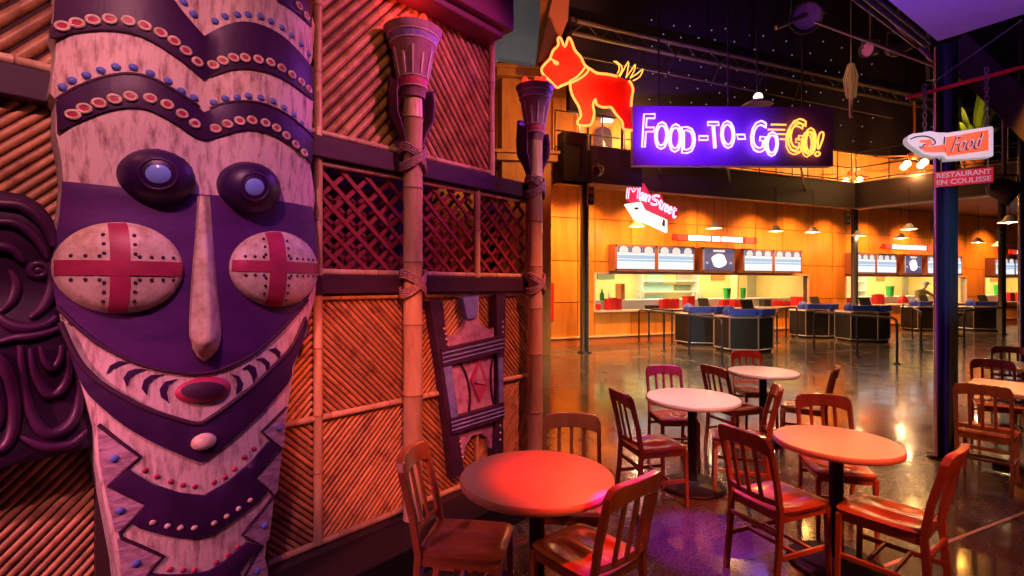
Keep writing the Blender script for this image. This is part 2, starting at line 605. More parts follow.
def canes(t0, t1, z0, z1, sgn, pitch, r, deg, n0=0.0, name='cane_panel', mat='cane'):
    """half-round canes nailed diagonally, clipped to the panel"""
    mb = MB()
    a = math.radians(deg)
    dx, dz = math.cos(a), math.sin(a) * sgn
    nx, nz = -dz, dx
    cx, cz = (t0 + t1) / 2, (z0 + z1) / 2
    R = math.hypot(t1 - t0, z1 - z0)
    k = int(R / pitch) + 1
    for i in range(-k, k + 1):
        ox, oz = cx + nx * i * pitch, cz + nz * i * pitch
        lo, hi = -9, 9
        for o, d, mn, mx in ((ox, dx, t0, t1), (oz, dz, z0, z1)):
            a1, a2 = (mn - o) / d, (mx - o) / d
            lo, hi = max(lo, min(a1, a2)), min(hi, max(a1, a2))
        if hi - lo < 0.03:
            continue
        rr = r * random.uniform(.80, .92)
        prof = [(math.cos(PI * q / 6), math.sin(PI * q / 6)) for q in range(7)]
        cuts = [lo]
        c = lo + random.uniform(.15, .6)
        while c < hi - .12:
            cuts.append(c)
            c += random.uniform(.3, .6)
        cuts.append(hi)
        for c0, c1 in zip(cuts[:-1], cuts[1:]):
            vs = []
            for e, f in ((c0, .96), (min(c0 + .012, c1), 1.0), (max(c1 - .008, c0), 1.0), (c1, .93)):
                for q, w in prof:
                    vs.append(WF.pt(ox + dx * e + nx * q * rr * f, oz + dz * e + nz * q * rr * f, n0 + w * rr * f))
            fs = []
            for b in range(3):
                for q in range(6):
                    fs.append((b * 7 + q, b * 7 + q + 1, b * 7 + q + 8, b * 7 + q + 7))
            if sgn * 1 > 0:
                fs = [tuple(reversed(f)) for f in fs]
            mb.add(vs, fs, 0, True)
            mb.add([vs[j] for j in range(7)] + [vs[21 + j] for j in range(7)], [tuple(range(7)), tuple(range(13, 6, -1))], 0)
    return obj(name, mb, M[mat], wall_left)


# upper row of canes
TLm = wt(50)
canes(-3.4, T0 - .62, Z_ut + .03, Z_top, 1, .060, .027, 50)
canes(T0 - .62, T0 - .01, Z_ut + .03, Z_top, 1, .060, .027, 50)
canes(T0 + .02, TB, Z_ut + .03, Z_top, 1, .056, .026, 50)
canes(TB, T_top + .012, Z_ut + .03, Z_top, -1, .050, .023, 52)
# zone left of the tall mask between the beams
canes(-3.4, T0 - .62, Z_lb, Z_ub, 1, .036, .017, 45, mat='cane_fine')
# lower rows
canes(-3.4, T0 - .62, Z_bot, Z_lb, 1, .033, .0155, 45, mat='cane_fine')
canes(T0 - .62, T0 - .02, Z_mid, Z_lb - .02, 1, .030, .014, 45, mat='cane_fine')
canes(T0 - .62, T0 - .02, Z_bot, Z_mid, -1, .030, .014, 45, mat='cane_fine')
canes(T0 + .02, TB, Z_mid, Z_lb - .02, -1, .030, .014, 45, mat='cane_fine')
canes(T0 + .02, TB, Z_bot, Z_mid, 1, .030, .014, 45, mat='cane_fine')
canes(TB, TC, Z_mid, Z_lb - .02, 1, .030, .014, 45, mat='cane_fine')
canes(TB, TC, Z_bot, Z_mid, -1, .030, .014, 45, mat='cane_fine')
canes(TC, TD + .04, Z_mid, Z_lb - .02, -1, .030, .014, 45, mat='cane_fine')
canes(TC, TD + .04, Z_bot, Z_mid, 1, .030, .014, 45, mat='cane_fine')


def bamboo(p0, p1, r, name='bamboo_rail', parent=None, step=.3, node=True):
    p0, p1 = Vector(p0), Vector(p1)
    ln = (p1 - p0).length
    d = (p1 - p0).normalized()
    mb = MB()
    c = 0.0
    cuts = [0.0]
    while c < ln - step * .9:
        c += step * random.uniform(.85, 1.2)
        if c < ln:
            cuts.append(c)
    cuts.append(ln)
    for a, b in zip(cuts[:-1], cuts[1:]):
        if b - a < .03:
            continue
        e = .010 + r * .12
        mb.tube([p0 + d * a, p0 + d * (a + e), p0 + d * ((a + b) / 2), p0 + d * (b - e), p0 + d * b],
                [r * 1.06, r, r * .97, r, r * 1.06], 14)
        mb.tube([p0 + d * (b - .004), p0 + d * (b + .004)], r * 1.09, 14, mi=1)
    return obj(name, mb, [M['bamboo'], M['bamboo_node']], parent)


# beams and slim bamboo rails
b = MB(); wbox(b, TL, TD + .05, Z_ub, Z_ut, 0, .08); obj('crossbeam', b, M['beam'], wall_left, .006)
b = MB(); wbox(b, TL, TD + .05, Z_lb, Z_lt, 0, .08); obj('crossbeam', b, M['beam'], wall_left, .006)
b = MB(); wbox(b, TL, TD + .05, 0, Z_bot - .02, 0, .10); obj('plinth', b, M['dark_gap'], wall_left, .006)
b = MB(); wbox(b, T0 - .7, TD + .25, 0, .18, .10, .42); obj('plinth_step', b, M['black_step'], wall_left, .008)
for (ta, tb_, z) in ((TL, T_top, Z_ut + .03), (T0, TD, Z_ub - .02), (T0, TD, Z_lt + .02), (T0 - .62, TD, Z_lb - .02),
                     (T0 - .62, TD + .04, Z_mid), (TL, TD + .04, Z_bot)):
    bamboo(WF.pt(ta, z, .025), WF.pt(tb_, z, .025), .019, parent=wall_left, step=.34)
for (t, z0, z1, r) in ((T0, Z_ut, Z_top, .024), (T_top, Z_ut, Z_top, .024), (T0, Z_lt, Z_ub, .026), (TC, Z_lt, Z_ub, .026),
                       (TD, Z_lt, Z_ub, .020), (T0, Z_bot, Z_lb, .026), (T0 - .62, Z_bot, Z_lb, .024), (TC - .0, Z_bot, Z_lb, .014)):
    bamboo(WF.pt(t, z0, .03), WF.pt(t, z1, .03), r, 'bamboo_stud', wall_left, .36)


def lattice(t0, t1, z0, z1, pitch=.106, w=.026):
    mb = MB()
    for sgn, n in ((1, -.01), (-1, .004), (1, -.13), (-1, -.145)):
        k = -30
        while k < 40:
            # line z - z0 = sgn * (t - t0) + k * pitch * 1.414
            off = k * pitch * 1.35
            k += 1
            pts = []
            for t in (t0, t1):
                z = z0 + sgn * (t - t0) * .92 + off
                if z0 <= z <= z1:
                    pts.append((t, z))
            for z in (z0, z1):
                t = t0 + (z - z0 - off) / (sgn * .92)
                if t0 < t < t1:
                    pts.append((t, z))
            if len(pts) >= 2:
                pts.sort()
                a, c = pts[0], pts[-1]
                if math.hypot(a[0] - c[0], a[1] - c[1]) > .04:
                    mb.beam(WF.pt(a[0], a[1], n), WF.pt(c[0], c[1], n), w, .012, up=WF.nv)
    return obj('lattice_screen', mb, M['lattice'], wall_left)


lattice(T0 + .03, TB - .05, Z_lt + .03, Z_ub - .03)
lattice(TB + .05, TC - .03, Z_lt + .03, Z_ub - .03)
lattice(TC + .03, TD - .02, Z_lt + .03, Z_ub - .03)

# eave beam sticking out above the upper canes
e0, ez = WF.hit(497, 44, .10)
eb = MB()
wbox(eb, TL + 2.2, e0 - .03, ez, ez + .5, -.2, .20)
wbox(eb, TL + 2.2, e0 + .02, ez + .05, ez + .5, -.2, .26)
obj('eave_beam', eb, M['eave'], wall_left, .01)


# ---------------------------------------------------------------- bamboo torches
def torch(px, top_px, bot_px, rad_px, ropes, label, torch_n=.10):
    t, _ = WF.hit(px, 200, torch_n + .03)
    base = WF.pt(t, .181, torch_n + .03)
    Y = base.y
    z = lambda y: EYE - (y - HZ) / FPX * Y
    ztop, zb = z(top_px), z(bot_px)
    R = rad_px / FPX * Y
    t_ = thing('tiki_torch', label, 'torch', base, 0, 'bamboo torches in front of the cane wall')
    zb -= base.z; ztop -= base.z
    bamboo(base, base + Vector((0, 0, zb + .05)), .062, 'pole', t_, .40)
    H = ztop - zb
    z_ = z
    z = lambda y: z_(y) - base.z
    mb = MB()
    prof = [(R * .40, 0), (R * .42, H * .02), (R * .44, H * .12), (R * .47, H * .13), (R * .50, H * .27), (R * .51, H * .29),
            (R * .62, H * .55), (R * .78, H * .78), (R * .86, H * .9), (R, H), (R * .93, H), (R * .75, H * .86), (R * .5, H * .8)]
    mb.lathe(prof, base + Vector((0, 0, zb)), 28)
    bowl = obj('torch_bowl', mb, M['torch'], t_)
    mb = MB()

    def rad(h):
        for (r0, h0), (r1, h1) in zip(prof[:9], prof[1:10]):
            if h0 <= h * H <= h1 + 1e-6:
                return r0 + (r1 - r0) * (h * H - h0) / max(1e-6, h1 - h0)
        return R
    for h0, h1, mi in ((.79, .87, 0), (.14, .26, 1)):
        mb.lathe([(rad(h0) + .003, h0 * H), (rad(h1) + .003, h1 * H)], base + Vector((0, 0, zb)), 28, mi, caps=False)
    for h0 in (.77, .88, .13, .27):
        mb.lathe([(rad(h0), h0 * H), (rad(h0) + .008, h0 * H + .004), (rad(h0 + .01) + .008, h0 * H + .008), (rad(h0 + .01), h0 * H + .012)],
                 base + Vector((0, 0, zb)), 28, 2, caps=False)
    for k in range(12):
        a = 2 * PI * k / 12 + .2
        u = Vector((math.cos(a), math.sin(a), 0))
        h1 = .68 if k % 2 else .60
        mb.beam(base + Vector((0, 0, zb + H * .30)) + u * (rad(.30) + .002), base + Vector((0, 0, zb + H * h1)) + u * (rad(h1) + .002),
                .010, .008, up=u, mi=2, w1=.014)
    obj('painted_bands', mb, [M['torch_band'], M['torch_red'], M['torch_line']], bowl)
    mb = MB()
    for k in range(9):
        a = 2 * PI * k / 9
        mb.sphere(base + Vector((math.cos(a) * R * .55, math.sin(a) * R * .55, ztop + .0 + .022 * (k % 3))), .026, 8, 6, (1, 1, 1.4))
    mb.sphere(base + Vector((0, 0, ztop + .0)), .04, 8, 6, (1, 1, 1.5))
    obj('ember', mb, M['coal'], t_)
    point(base + Vector((0, 0, ztop + .12)), (1, .10, .03), 1.2, .05)
    # cradle behind the bowl: a half shell narrowing to a point
    mb = MB()
    pr_ = [(.060, -.36), (.075, -.28), (.105, -.20), (.150, -.12), (.158, .0), (.150, .10), (.150, .14)]
    nn_ = 15
    vs, fs = [], []
    for th in (0, -.012):
        for q, h in pr_:
            for k in range(nn_):
                a = WF.rotz() - .25 + (PI + .5) * k / (nn_ - 1)
                hh = h + (.06 * math.cos((k / (nn_ - 1) - .5) * 2 * PI * 1.0) if h > .09 else 0)
                vs.append(base + Vector((math.cos(a) * (q + th), math.sin(a) * (q + th), zb + hh)))
    m_ = len(pr_)
    for i in range(m_ - 1):
        for k in range(nn_ - 1):
            p = i * nn_ + k
            fs.append((p, p + 1, p + nn_ + 1, p + nn_))
            o_ = m_ * nn_
            fs.append((o_ + p + nn_, o_ + p + nn_ + 1, o_ + p + 1, o_ + p))
    for i in range(m_ - 1):
        for k in (0, nn_ - 1):
            p = i * nn_ + k; o_ = m_ * nn_
            fs.append((p, p + nn_, o_ + p + nn_, o_ + p))
    for k in range(nn_ - 1):
        p = (m_ - 1) * nn_ + k; o_ = m_ * nn_
        fs.append((p, p + 1, o_ + p + 1, o_ + p))
    mb.add(vs, fs, 0, True)
    obj('bracket', mb, M['bracket'], t_)
    for y in ropes:
        zc = z(y)
        mb = MB()
        for sg in (-1, 1):
            for k in range(4):
                ring = []
                for q in range(20):
                    a = 2 * PI * q / 20
                    u = WF.d * (math.cos(a) * .082) + WF.nv * (math.sin(a) * .080)
                    ring.append(Vector((base.x, base.y, base.z + zc)) + u + Vector((0, 0, sg * math.cos(a) * .065 + (k - 1.5) * .015)))
                mb.tube(ring, .0085, 6, closed=True)
        obj('rope_lashing', mb, M['rope'], t_)


torch(413, 32, 99, 29, (159, 284), 'bamboo torch with mauve bowl between the mask and the carved frame, the larger of two')
torch(535, 88, 141, 19.5, (188, 284), 'farther bamboo torch at the right end of the cane wall, below the neon dog')

# ---------------------------------------------------------------- the tall striped mask
MT0 = wt(205, .25)
MASK = thing('tiki_mask', 'giant cream and purple wooden tiki mask with blue eyes on the cane wall', 'mask',
             WF.pt(MT0, 0, .03), WF.rotz())


def mh(t, z):
    u = (t - MT0) / 0.56
    h = .15 + .15 * max(0.0, 1 - u * u)
    k = min(1.0, max(0.0, (z - 2.0) / .35))
    v = (abs(u) - .5) / .5
    h += .05 * k * max(0.0, 1 - v * v)
    return h


def ml(d):
    return lambda t, z: mh(t, z) + d


S1 = lambda pts: [(x / 2.88, y / 2.88) for x, y in pts]
S2 = lambda pts: [(x / 2.88, 180 + y / 2.88) for x, y in pts]
S3 = lambda pts: [(x / 2.88, 376 + y / 2.88) for x, y in pts]
S4 = lambda pts: [(60 + x / 5.24, 360 + y / 5.24) for x, y in pts]
S5 = lambda pts: [(180 + x / 4.43, 340 + y / 4.43) for x, y in pts]
S6 = lambda pts: [(80 + x / 4.655, 470 + y / 4.655) for x, y in pts]

outline = [(62, -150), (56, -60), (58, 0), (52, 28), (57, 40), (55, 62), (50, 92), (57, 100), (56, 130), (62, 160), (64, 182), (60, 215),
           (52, 262), (51, 275), (58, 310), (70, 350), (86, 398), (95, 430), (96, 460), (104, 500), (112, 540), (119, 576), (124, 620), (128, 650),
           (255, 650), (259, 610), (264, 576), (268, 540), (273, 500), (280, 465), (286, 430), (290, 400), (296, 365), (306, 330), (316, 300),
           (318, 265), (314, 215), (316, 195), (311, 160), (313, 130), (314, 100), (308, 72), (313, 60), (316, 25), (309, 0), (304, -60), (300, -150)]
relief('mask_body', WF, outline, ml(0), M['cream'], MASK, skirt=None, grid=.04, rnd=.02, side=M['side'])

D1 = S1(cr([(156, 50), (150, 105), (200, 92), (280, 82), (350, 85), (420, 105), (480, 140), (530, 175), (588, 224)], 3) +
        cr([(588, 224), (650, 200), (700, 192), (760, 200), (820, 225), (870, 260), (902, 285)], 3)[1:] +
        cr([(898, 190), (870, 155), (820, 105), (760, 72), (700, 60), (640, 75), (590, 102)], 3) +
        cr([(590, 102), (545, 52), (505, 0), (470, -60)], 3)[1:] + [(420, -170), (170, -170)])
D0 = S1([(790, -120), (802, 0), (850, 30), (899, 76), (902, 20), (880, -120)])
D2 = S1(cr([(163, 290), (185, 275), (230, 250), (300, 225), (370, 215), (430, 225), (480, 250), (530, 280), (590, 322)], 3) +
        cr([(590, 322), (650, 300), (710, 295), (770, 305), (830, 335), (880, 375), (904, 400)], 3)[1:] +
        cr([(900, 470), (870, 440), (820, 405), (780, 385), (720, 372), (670, 380), (600, 403)], 3) +
        cr([(600, 403), (560, 390), (500, 350), (430, 315), (380, 308), (320, 315), (250, 340), (166, 378)], 3)[1:])
smile = cr([(57, 307), (80, 329), (104, 347), (139, 364), (174, 372), (208, 373), (243, 360), (271, 340), (295, 315), (308, 300)], 4)
D3 = [(63, 181), (130, 188), (195, 194), (250, 197), (313, 207), (316, 230), (317, 265), (315, 285)] + smile[::-1] + [(51, 275), (52, 262), (60, 215)]
D4 = (cr([(60, 322), (77, 358), (98, 381), (125, 398), (152, 411), (190, 423), (203, 423)], 3) +
      cr([(203, 423), (225, 408), (252, 387), (275, 365), (293, 345), (305, 318)], 3)[1:] +
      cr([(308, 328), (302, 345), (293, 367), (290, 381), (263, 412), (232, 441), (203, 463)], 3) +
      cr([(203, 463), (190, 459), (152, 442), (123, 425), (98, 404), (86, 391), (76, 372)], 3)[1:])
D5 = S3([(312, 315), (340, 292), (372, 270), (440, 312), (520, 338), (590, 346), (660, 305), (730, 245), (775, 190), (808, 206), (770, 250), (735, 295),
         (772, 335), (740, 370), (680, 415), (620, 455), (560, 470), (480, 462), (400, 440), (383, 425), (420, 370), (360, 340)])
D6 = S6([(330, 487), (420, 492), (520, 490), (600, 475), (660, 440), (700, 410), (780, 340), (850, 360), (790, 420), (745, 480), (790, 560), (700, 680), (600, 740), (330, 740), (260, 640), (300, 560)])
for nm, P, dz, mt in (('brow_band', D1, .016, 'purple'), ('brow_band', D0, .016, 'purple'), ('brow_band', D2, .016, 'purple'),
                      ('face_panel', D3, .010, 'face_purple'), ('jaw_band', D4, .020, 'purple'), ('chin_band', D5, .018, 'purple'),
                      ('chin_band', D6, .018, 'purple')):
    relief(nm, WF, P, ml(dz), M[mt], MASK, skirt=.02, grid=.035, rnd=.008)


def groove(path, w, d, mat='groove', name='dark_line', parent=MASK):
    """thin painted ridge following pixel points on the mask"""
    pts = []
    for x, y in path:
        t, z = surf_hit(WF, x, y, ml(d))
        pts.append(WF.pt(t, z, mh(t, z) + d))
    mb = MB()
    mb.tube(pts, w, 6)
    return obj(name, mb, M[mat], parent)


# dark edge lines, shadow painted along each band
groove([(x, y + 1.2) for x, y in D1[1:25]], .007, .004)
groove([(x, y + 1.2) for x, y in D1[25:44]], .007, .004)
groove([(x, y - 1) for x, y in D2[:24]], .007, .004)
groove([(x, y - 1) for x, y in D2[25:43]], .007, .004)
groove(smile, .008, .008)
groove(D4[:37], .010, .016)
zig_l = S3([(283, 140), (340, 185), (403, 233), (355, 275), (312, 317), (365, 342), (420, 370), (385, 410), (345, 450), (352, 468), (410, 492), (470, 520), (440, 550), (425, 576), (400, 640)])
zig_r = S3([(825, 90), (790, 125), (753, 160), (785, 188), (813, 208), (775, 250), (735, 295), (765, 320), (790, 345), (745, 400), (697, 458), (728, 475), (757, 490), (730, 530), (705, 576), (690, 640)])
groove(zig_l, .007, .003)
groove(zig_r, .007, .003)
# scratched lilac triangles along both edges of the chin
for P in (S3([(281, 142), (403, 233), (312, 317), (300, 315), (286, 240)]), S3([(302, 318), (420, 371), (345, 450), (332, 452)]),
          S3([(338, 468), (352, 468), (468, 520), (425, 576), (400, 640), (360, 640)]),
          S3([(822, 96), (755, 160), (812, 206), (819, 206)]), S3([(813, 212), (737, 295), (790, 343), (800, 330)]),
          S3([(790, 347), (698, 458), (756, 490), (775, 470)]), S3([(756, 494), (706, 576), (692, 640), (765, 640), (772, 560)])):
    relief('triangle_panel', WF, P, ml(.004), M['triangle'], MASK, skirt=.01, grid=.03)


def dome(name, c, rx, ry, depth, mat, parent, rot=0.0, base=.012, p=.5, n=40, label=None, grid=.013):
    t0, z0 = surf_hit(WF, c[0], c[1], ml(base))
    cxs = [surf_hit(WF, x, y, ml(base)) for x, y in ell(c[0], c[1], rx, ry, n, rot)]
    # elliptical radius measured on the wall
    at = (max(q[0] for q in cxs) - min(q[0] for q in cxs)) / 2
    az = (max(q[1] for q in cxs) - min(q[1] for q in cxs)) / 2
    ct = (max(q[0] for q in cxs) + min(q[0] for q in cxs)) / 2
    cz = (max(q[1] for q in cxs) + min(q[1] for q in cxs)) / 2

    def hf(t, z, extra=0.0):
        r2 = ((t - ct) / at) ** 2 + ((z - cz) / az) ** 2
        return mh(t, z) + base + depth * max(0.0, 1 - r2) ** p + extra
    ring = [(ct + at * math.cos(2 * PI * k / n), cz + az * math.sin(2 * PI * k / n)) for k in range(n)]
    o = relief(name, WF, ring, hf, M[mat], parent, skirt=.02, grid=grid, px=False, label=label)
    return o, hf, (ct, cz, at, az)


# eyes
for c, rx, ry, pc, prx, pry in (((156, 176), 39.5, 27, (158, 174), 13, 9.5), ((248.5, 188), 31.5, 26, (254.5, 187), 9.5, 8.5)):
    e, hf, _g = dome('eye', c, rx, ry, .10, 'eye', MASK, .08)
    ring = [surf_hit(WF, x, y, hf) for x, y in ell(pc[0], pc[1], prx, pry, 24, .1)]
    relief('pupil', WF, ring, lambda t, z, hf=hf: hf(t, z) + .006, M['pupil'], e, skirt=.01, grid=.012, px=False, rnd=.006)
    rim = [surf_hit(WF, x, y, hf) for x, y in ell(pc[0], pc[1], prx * 1.5, pry * 1.6, 28, .1)]
    mb = MB(); mb.tube([WF.pt(t, z, hf(t, z)) for t, z in rim], .006, 6, closed=True)
    obj('eye_ring', mb, M['purple'], e)
    WM[e.name] = WM[MASK.name]

# cheeks with a crimson cross and rows of nail holes
for c, rx, ry, vx, hy, vw, hw in (((117, 268), 66, 46, (118, 120.5, 123.5), 268, 10, 7.5), ((273.5, 269), 44.5, 38, (277, 278.5, 280), 266.5, 8, 5.5)):
    ck, hf, (ct, cz, at, az) = dome('cheek', c, rx, ry, .085, 'cream_flat', MASK, 0, label='domed cream cheek with a crimson cross')
    h2 = lambda t, z, hf=hf: hf(t, z) + .004

    def clip(ring):
        out = []
        for t, z in ring:
            u, v = (t - ct) / at, (z - cz) / az
            r = math.hypot(u, v)
            if r > .985:
                t, z = ct + (t - ct) * .985 / r, cz + (z - cz) * .985 / r
            out.append((t, z))
        return out
    tv = surf_hit(WF, vx[1], hy, hf)[0]
    wv = abs(surf_hit(WF, vx[1] + vw, hy, hf)[0] - tv)
    zh = surf_hit(WF, vx[1], hy, hf)[1]
    wh = abs(surf_hit(WF, vx[1], hy + hw, hf)[1] - zh)
    for u0, u1, v0, v1, lift in ((tv - wv, tv + wv, cz - az, cz + az, .004), (ct - at, ct + at, zh - wh, zh + wh, .005)):
        ring = []
        for k in range(20):
            f = k / 19
            ring.append((u0 + (u1 - u0) * (0 if u1 - u0 < v1 - v0 else f), v0 + (v1 - v0) * (f if u1 - u0 < v1 - v0 else 0)))
        for k in range(20):
            f = 1 - k / 19
            ring.append((u0 + (u1 - u0) * (1 if u1 - u0 < v1 - v0 else f), v0 + (v1 - v0) * (f if u1 - u0 < v1 - v0 else 1)))
        ring = clip(ring)
        cl = [ring[0]]
        for q in ring[1:]:
            if math.hypot(q[0] - cl[-1][0], q[1] - cl[-1][1]) > .004:
                cl.append(q)
        relief('cross_stripe', WF, cl, lambda t, z, hf=hf, lift=lift: hf(t, z) + lift, M['lip'], ck, skirt=.006, grid=.014, px=False)
    mb = MB()
    g = .020
    dots = []
    for sg in (-1, 1):
        for k in range(-9, 10):
            if abs(k) >= 1:
                dots.append((tv + sg * (wv + g * .8), zh + k * .036 + (wh * .7 if k > 0 else -wh * .7)))
                dots.append((tv + k * .038 + (wv * .7 if k > 0 else -wv * .7), zh + sg * (wh + g * .8)))
    for t, z in dots:
        if ((t - ct) / at) ** 2 + ((z - cz) / az) ** 2 < .80:
            mb.sphere(WF.pt(t, z, hf(t, z)), .0075, 7, 5)
    obj('nail_holes', mb, M['groove'], ck)

# nose: a long ridged blade widening to the tip
nz0, nz1 = surf_hit(WF, 205, 196, ml(.02))[1], surf_hit(WF, 205, 361, ml(.08))[1]


def noseh(t, z):
    f = min(1.0, max(0.0, (nz0 - z) / (nz0 - nz1)))
    w = .03 + .055 * min(1, f / .82)
    tc = surf_hit(WF, 205, 300, ml(.08))[0]
    d = abs(t - tc) / w
    return mh(t, z) + .015 + (.03 + .09 * min(1.0, f / .7)) * max(0.0, 1 - d) ** .8 * (1 if f < .88 else max(.15, (1 - f) / .12))


nose = [surf_hit(WF, x, y, ml(.03)) for x, y in
        [(199, 196), (196, 230), (193, 260), (190, 290), (188, 320), (188, 336), (192, 348), (199, 357), (205, 361), (212, 357), (218, 348), (221, 336), (221, 320), (219, 290), (216, 260), (213.5, 230), (211, 196)]]
relief('nose', WF, nose, noseh, M['cream_flat'], MASK, skirt=.03, grid=.014, px=False)

# mouth: crimson lip ring, dark opening, curved tooth marks
m_o, hf, _g = dome('lips', (203, 390), 28, 12.5, .035, 'lip', MASK, -.06, base=.006)
ring = [surf_hit(WF, x, y, hf) for x, y in ell(203, 390, 22.5, 8.2, 26, -.06)]
relief('mouth_opening', WF, ring, lambda t, z, hf=hf: hf(t, z) + .004, M['groove'], m_o, skirt=.006, grid=.012, px=False)
for P in (S4([(243, 72), (262, 30), (310, 5), (362, 12), (315, 28), (280, 45)]), S4([(350, 140), (332, 95), (355, 60), (400, 45), (450, 50), (400, 68), (365, 95)]),
          S4([(455, 185), (428, 150), (440, 105), (480, 78), (545, 75), (490, 98), (462, 130)]), S4([(572, 225), (530, 195), (522, 155), (550, 115), (615, 98), (570, 130), (560, 170)]),
          S5([(225, 150), (262, 160), (282, 195), (270, 225), (248, 240), (255, 200), (248, 170)]), S5([(275, 130), (305, 108), (335, 120), (342, 155), (325, 190), (318, 155), (300, 130)]),
          S5([(335, 85), (370, 78), (398, 100), (395, 135), (385, 140), (378, 110), (360, 92)]), S5([(392, 42), (425, 35), (447, 55), (440, 88), (425, 62)])):
    relief('tooth_mark', WF, P, ml(.005), M['purple'], MASK, skirt=.01, grid=.02)
jt, jz = surf_hit(WF, 204.5, 442, ml(.03))
mb = MB(); mb.sphere(WF.pt(jt, jz, mh(jt, jz) + .02), .043, 18, 12, (1.15, .8, .85), M=Matrix.Rotation(WF.rotz(), 4, 'Z').to_3x3())
obj('chin_jewel', mb, M['cream_flat'], MASK, label='round cream boss at the centre of the jaw band')

# ringed studs and blue beads
R1 = [(180, 75), (222, 66), (268, 57), (317, 55), (370, 60), (417, 74), (463, 94), (502, 118), (536, 146), (569, 178), (614, 187), (642, 174), (673, 166), (707, 166),
      (745, 171), (780, 180), (812, 196), (842, 215), (869, 236), (890, 257), (862, 17), (883, 46),
      (210, 330), (243, 312), (286, 297), (330, 285), (376, 277), (433, 283), (482, 301), (525, 328), (562, 356), (621, 370), (655, 357), (691, 348), (726, 346), (765, 354),
      (797, 369), (825, 390), (852, 416), (877, 440)]
for x, y in S1(R1):
    t, z = surf_hit(WF, x, y, ml(.018))
    k = min(1.0, (1.35 if x < 190 else 1.0))
    r = .0185 if x < 190 else .018
    mb = MB()
    h0 = mh(t, z) + .018
    A = [WF.pt(t + r * math.cos(2 * PI * q / 16), z + r * .8 * math.sin(2 * PI * q / 16), mh(t + r * math.cos(2 * PI * q / 16), z) + .018) for q in range(16)]
    mb.tube(A, .0062, 6, closed=True)
    mb.add([WF.pt(t, z, h0 + .003)] + [WF.pt(t + r * math.cos(2 * PI * q / 16), z + r * .8 * math.sin(2 * PI * q / 16), mh(t + r * math.cos(2 * PI * q / 16), z) + .020) for q in range(16)],
           [(0, 1 + q, 1 + (q + 1) % 16) for q in range(16)], 1)
    obj('ring_stud', mb, [M['cream_flat'], M['lip']], MASK)
B1 = [(182, 251), (209, 232), (250, 217), (292, 203), (335, 193), (385, 194), (433, 211), (484, 233), (523, 262), (558, 281), (616, 296), (649, 284), (683, 281), (716, 276),
      (751, 281), (786, 291), (818, 310), (845, 330), (868, 355), (890, 378), (620, 61), (649, 47), (684, 42), (715, 42), (750, 47), (780, 61), (812, 80), (840, 102),
      (866, 127), (888, 155), (529, 5), (557, 40)]
RM = Matrix.Rotation(WF.rotz(), 4, 'Z').to_3x3()


def stud(x, y, r, mat, name='bead', d=.0):
    t, z = surf_hit(WF, x, y, ml(d))
    mb = MB()
    mb.sphere(WF.pt(t, z, mh(t, z) + d), r, 10, 6, (1, .55, .85), M=RM)
    obj(name, mb, M[mat], MASK)


for x, y in S1(B1):
    stud(x, y, .017, 'bead', 'blue_bead', .002)
for x, y in S3([(440, 422), (483, 432), (520, 437), (560, 437), (617, 424), (653, 404), (687, 382), (720, 358)]):
    stud(x, y, .013, 'cream_flat', 'chin_stud', .018)
for x, y in S3([(418, 272), (452, 290), (492, 304), (527, 314), (561, 318), (616, 306), (648, 291), (676, 268), (705, 234), (731, 209)]) + S6([(420, 462), (480, 467), (533, 467), (635, 430), (690, 395), (735, 358)]):
    stud(x, y, .012, 'lip', 'chin_stud', .002)
for x, y in S3([(330, 238), (347, 388), (393, 540), (803, 150), (762, 430), (740, 562)]):
    stud(x, y, .017, 'bead', 'blue_bead', .006)
mb = MB(); wbox(mb, MT0 - .35, MT0 + .35, .02, 2.9, .0, .06); obj('back_board', mb, M['dark_gap'], MASK)

# ---------------------------------------------------------------- dark carved mask at the far left
DT = wt(-10, .15)
DARK = thing('carved_tiki_mask', 'black plum carved tiki mask half hidden behind the giant cream mask', 'mask', WF.pt(DT, .9, .02), WF.rotz())


def dh(t, z):
    u = (t - DT) / .75
    return .10 + .08 * max(0, 1 - u * u) + .02 * math.sin(z * 14) * max(0, 1 - abs(u))


dpoly = [(-230, 150), (-120, 165), (-40, 182), (0, 190), (25, 194), (42, 204), (53, 218), (60, 240), (56, 262), (58, 300), (68, 335), (78, 365), (88, 400), (94, 430), (94, 447),
         (40, 461), (0, 469), (-60, 482), (-230, 510)]
body = relief('mask_body', WF, dpoly, dh, M['black_tiki'], DARK, skirt=None, grid=.03, rnd=.03)


def ridge(path, w, lift=.01, mat='tiki_hi', k=4):
    pts = []
    for x, y in cr(path, k):
        t, z = surf_hit(WF, x, y, dh)
        pts.append(WF.pt(t, z, dh(t, z) + lift))
    mb = MB()
    n = len(pts)
    mb.tube(pts, [w * (.35 + .65 * math.sin(PI * (i + .5) / n)) for i in range(n)], 8)
    obj('carved_ridge', mb, M[mat], DARK)


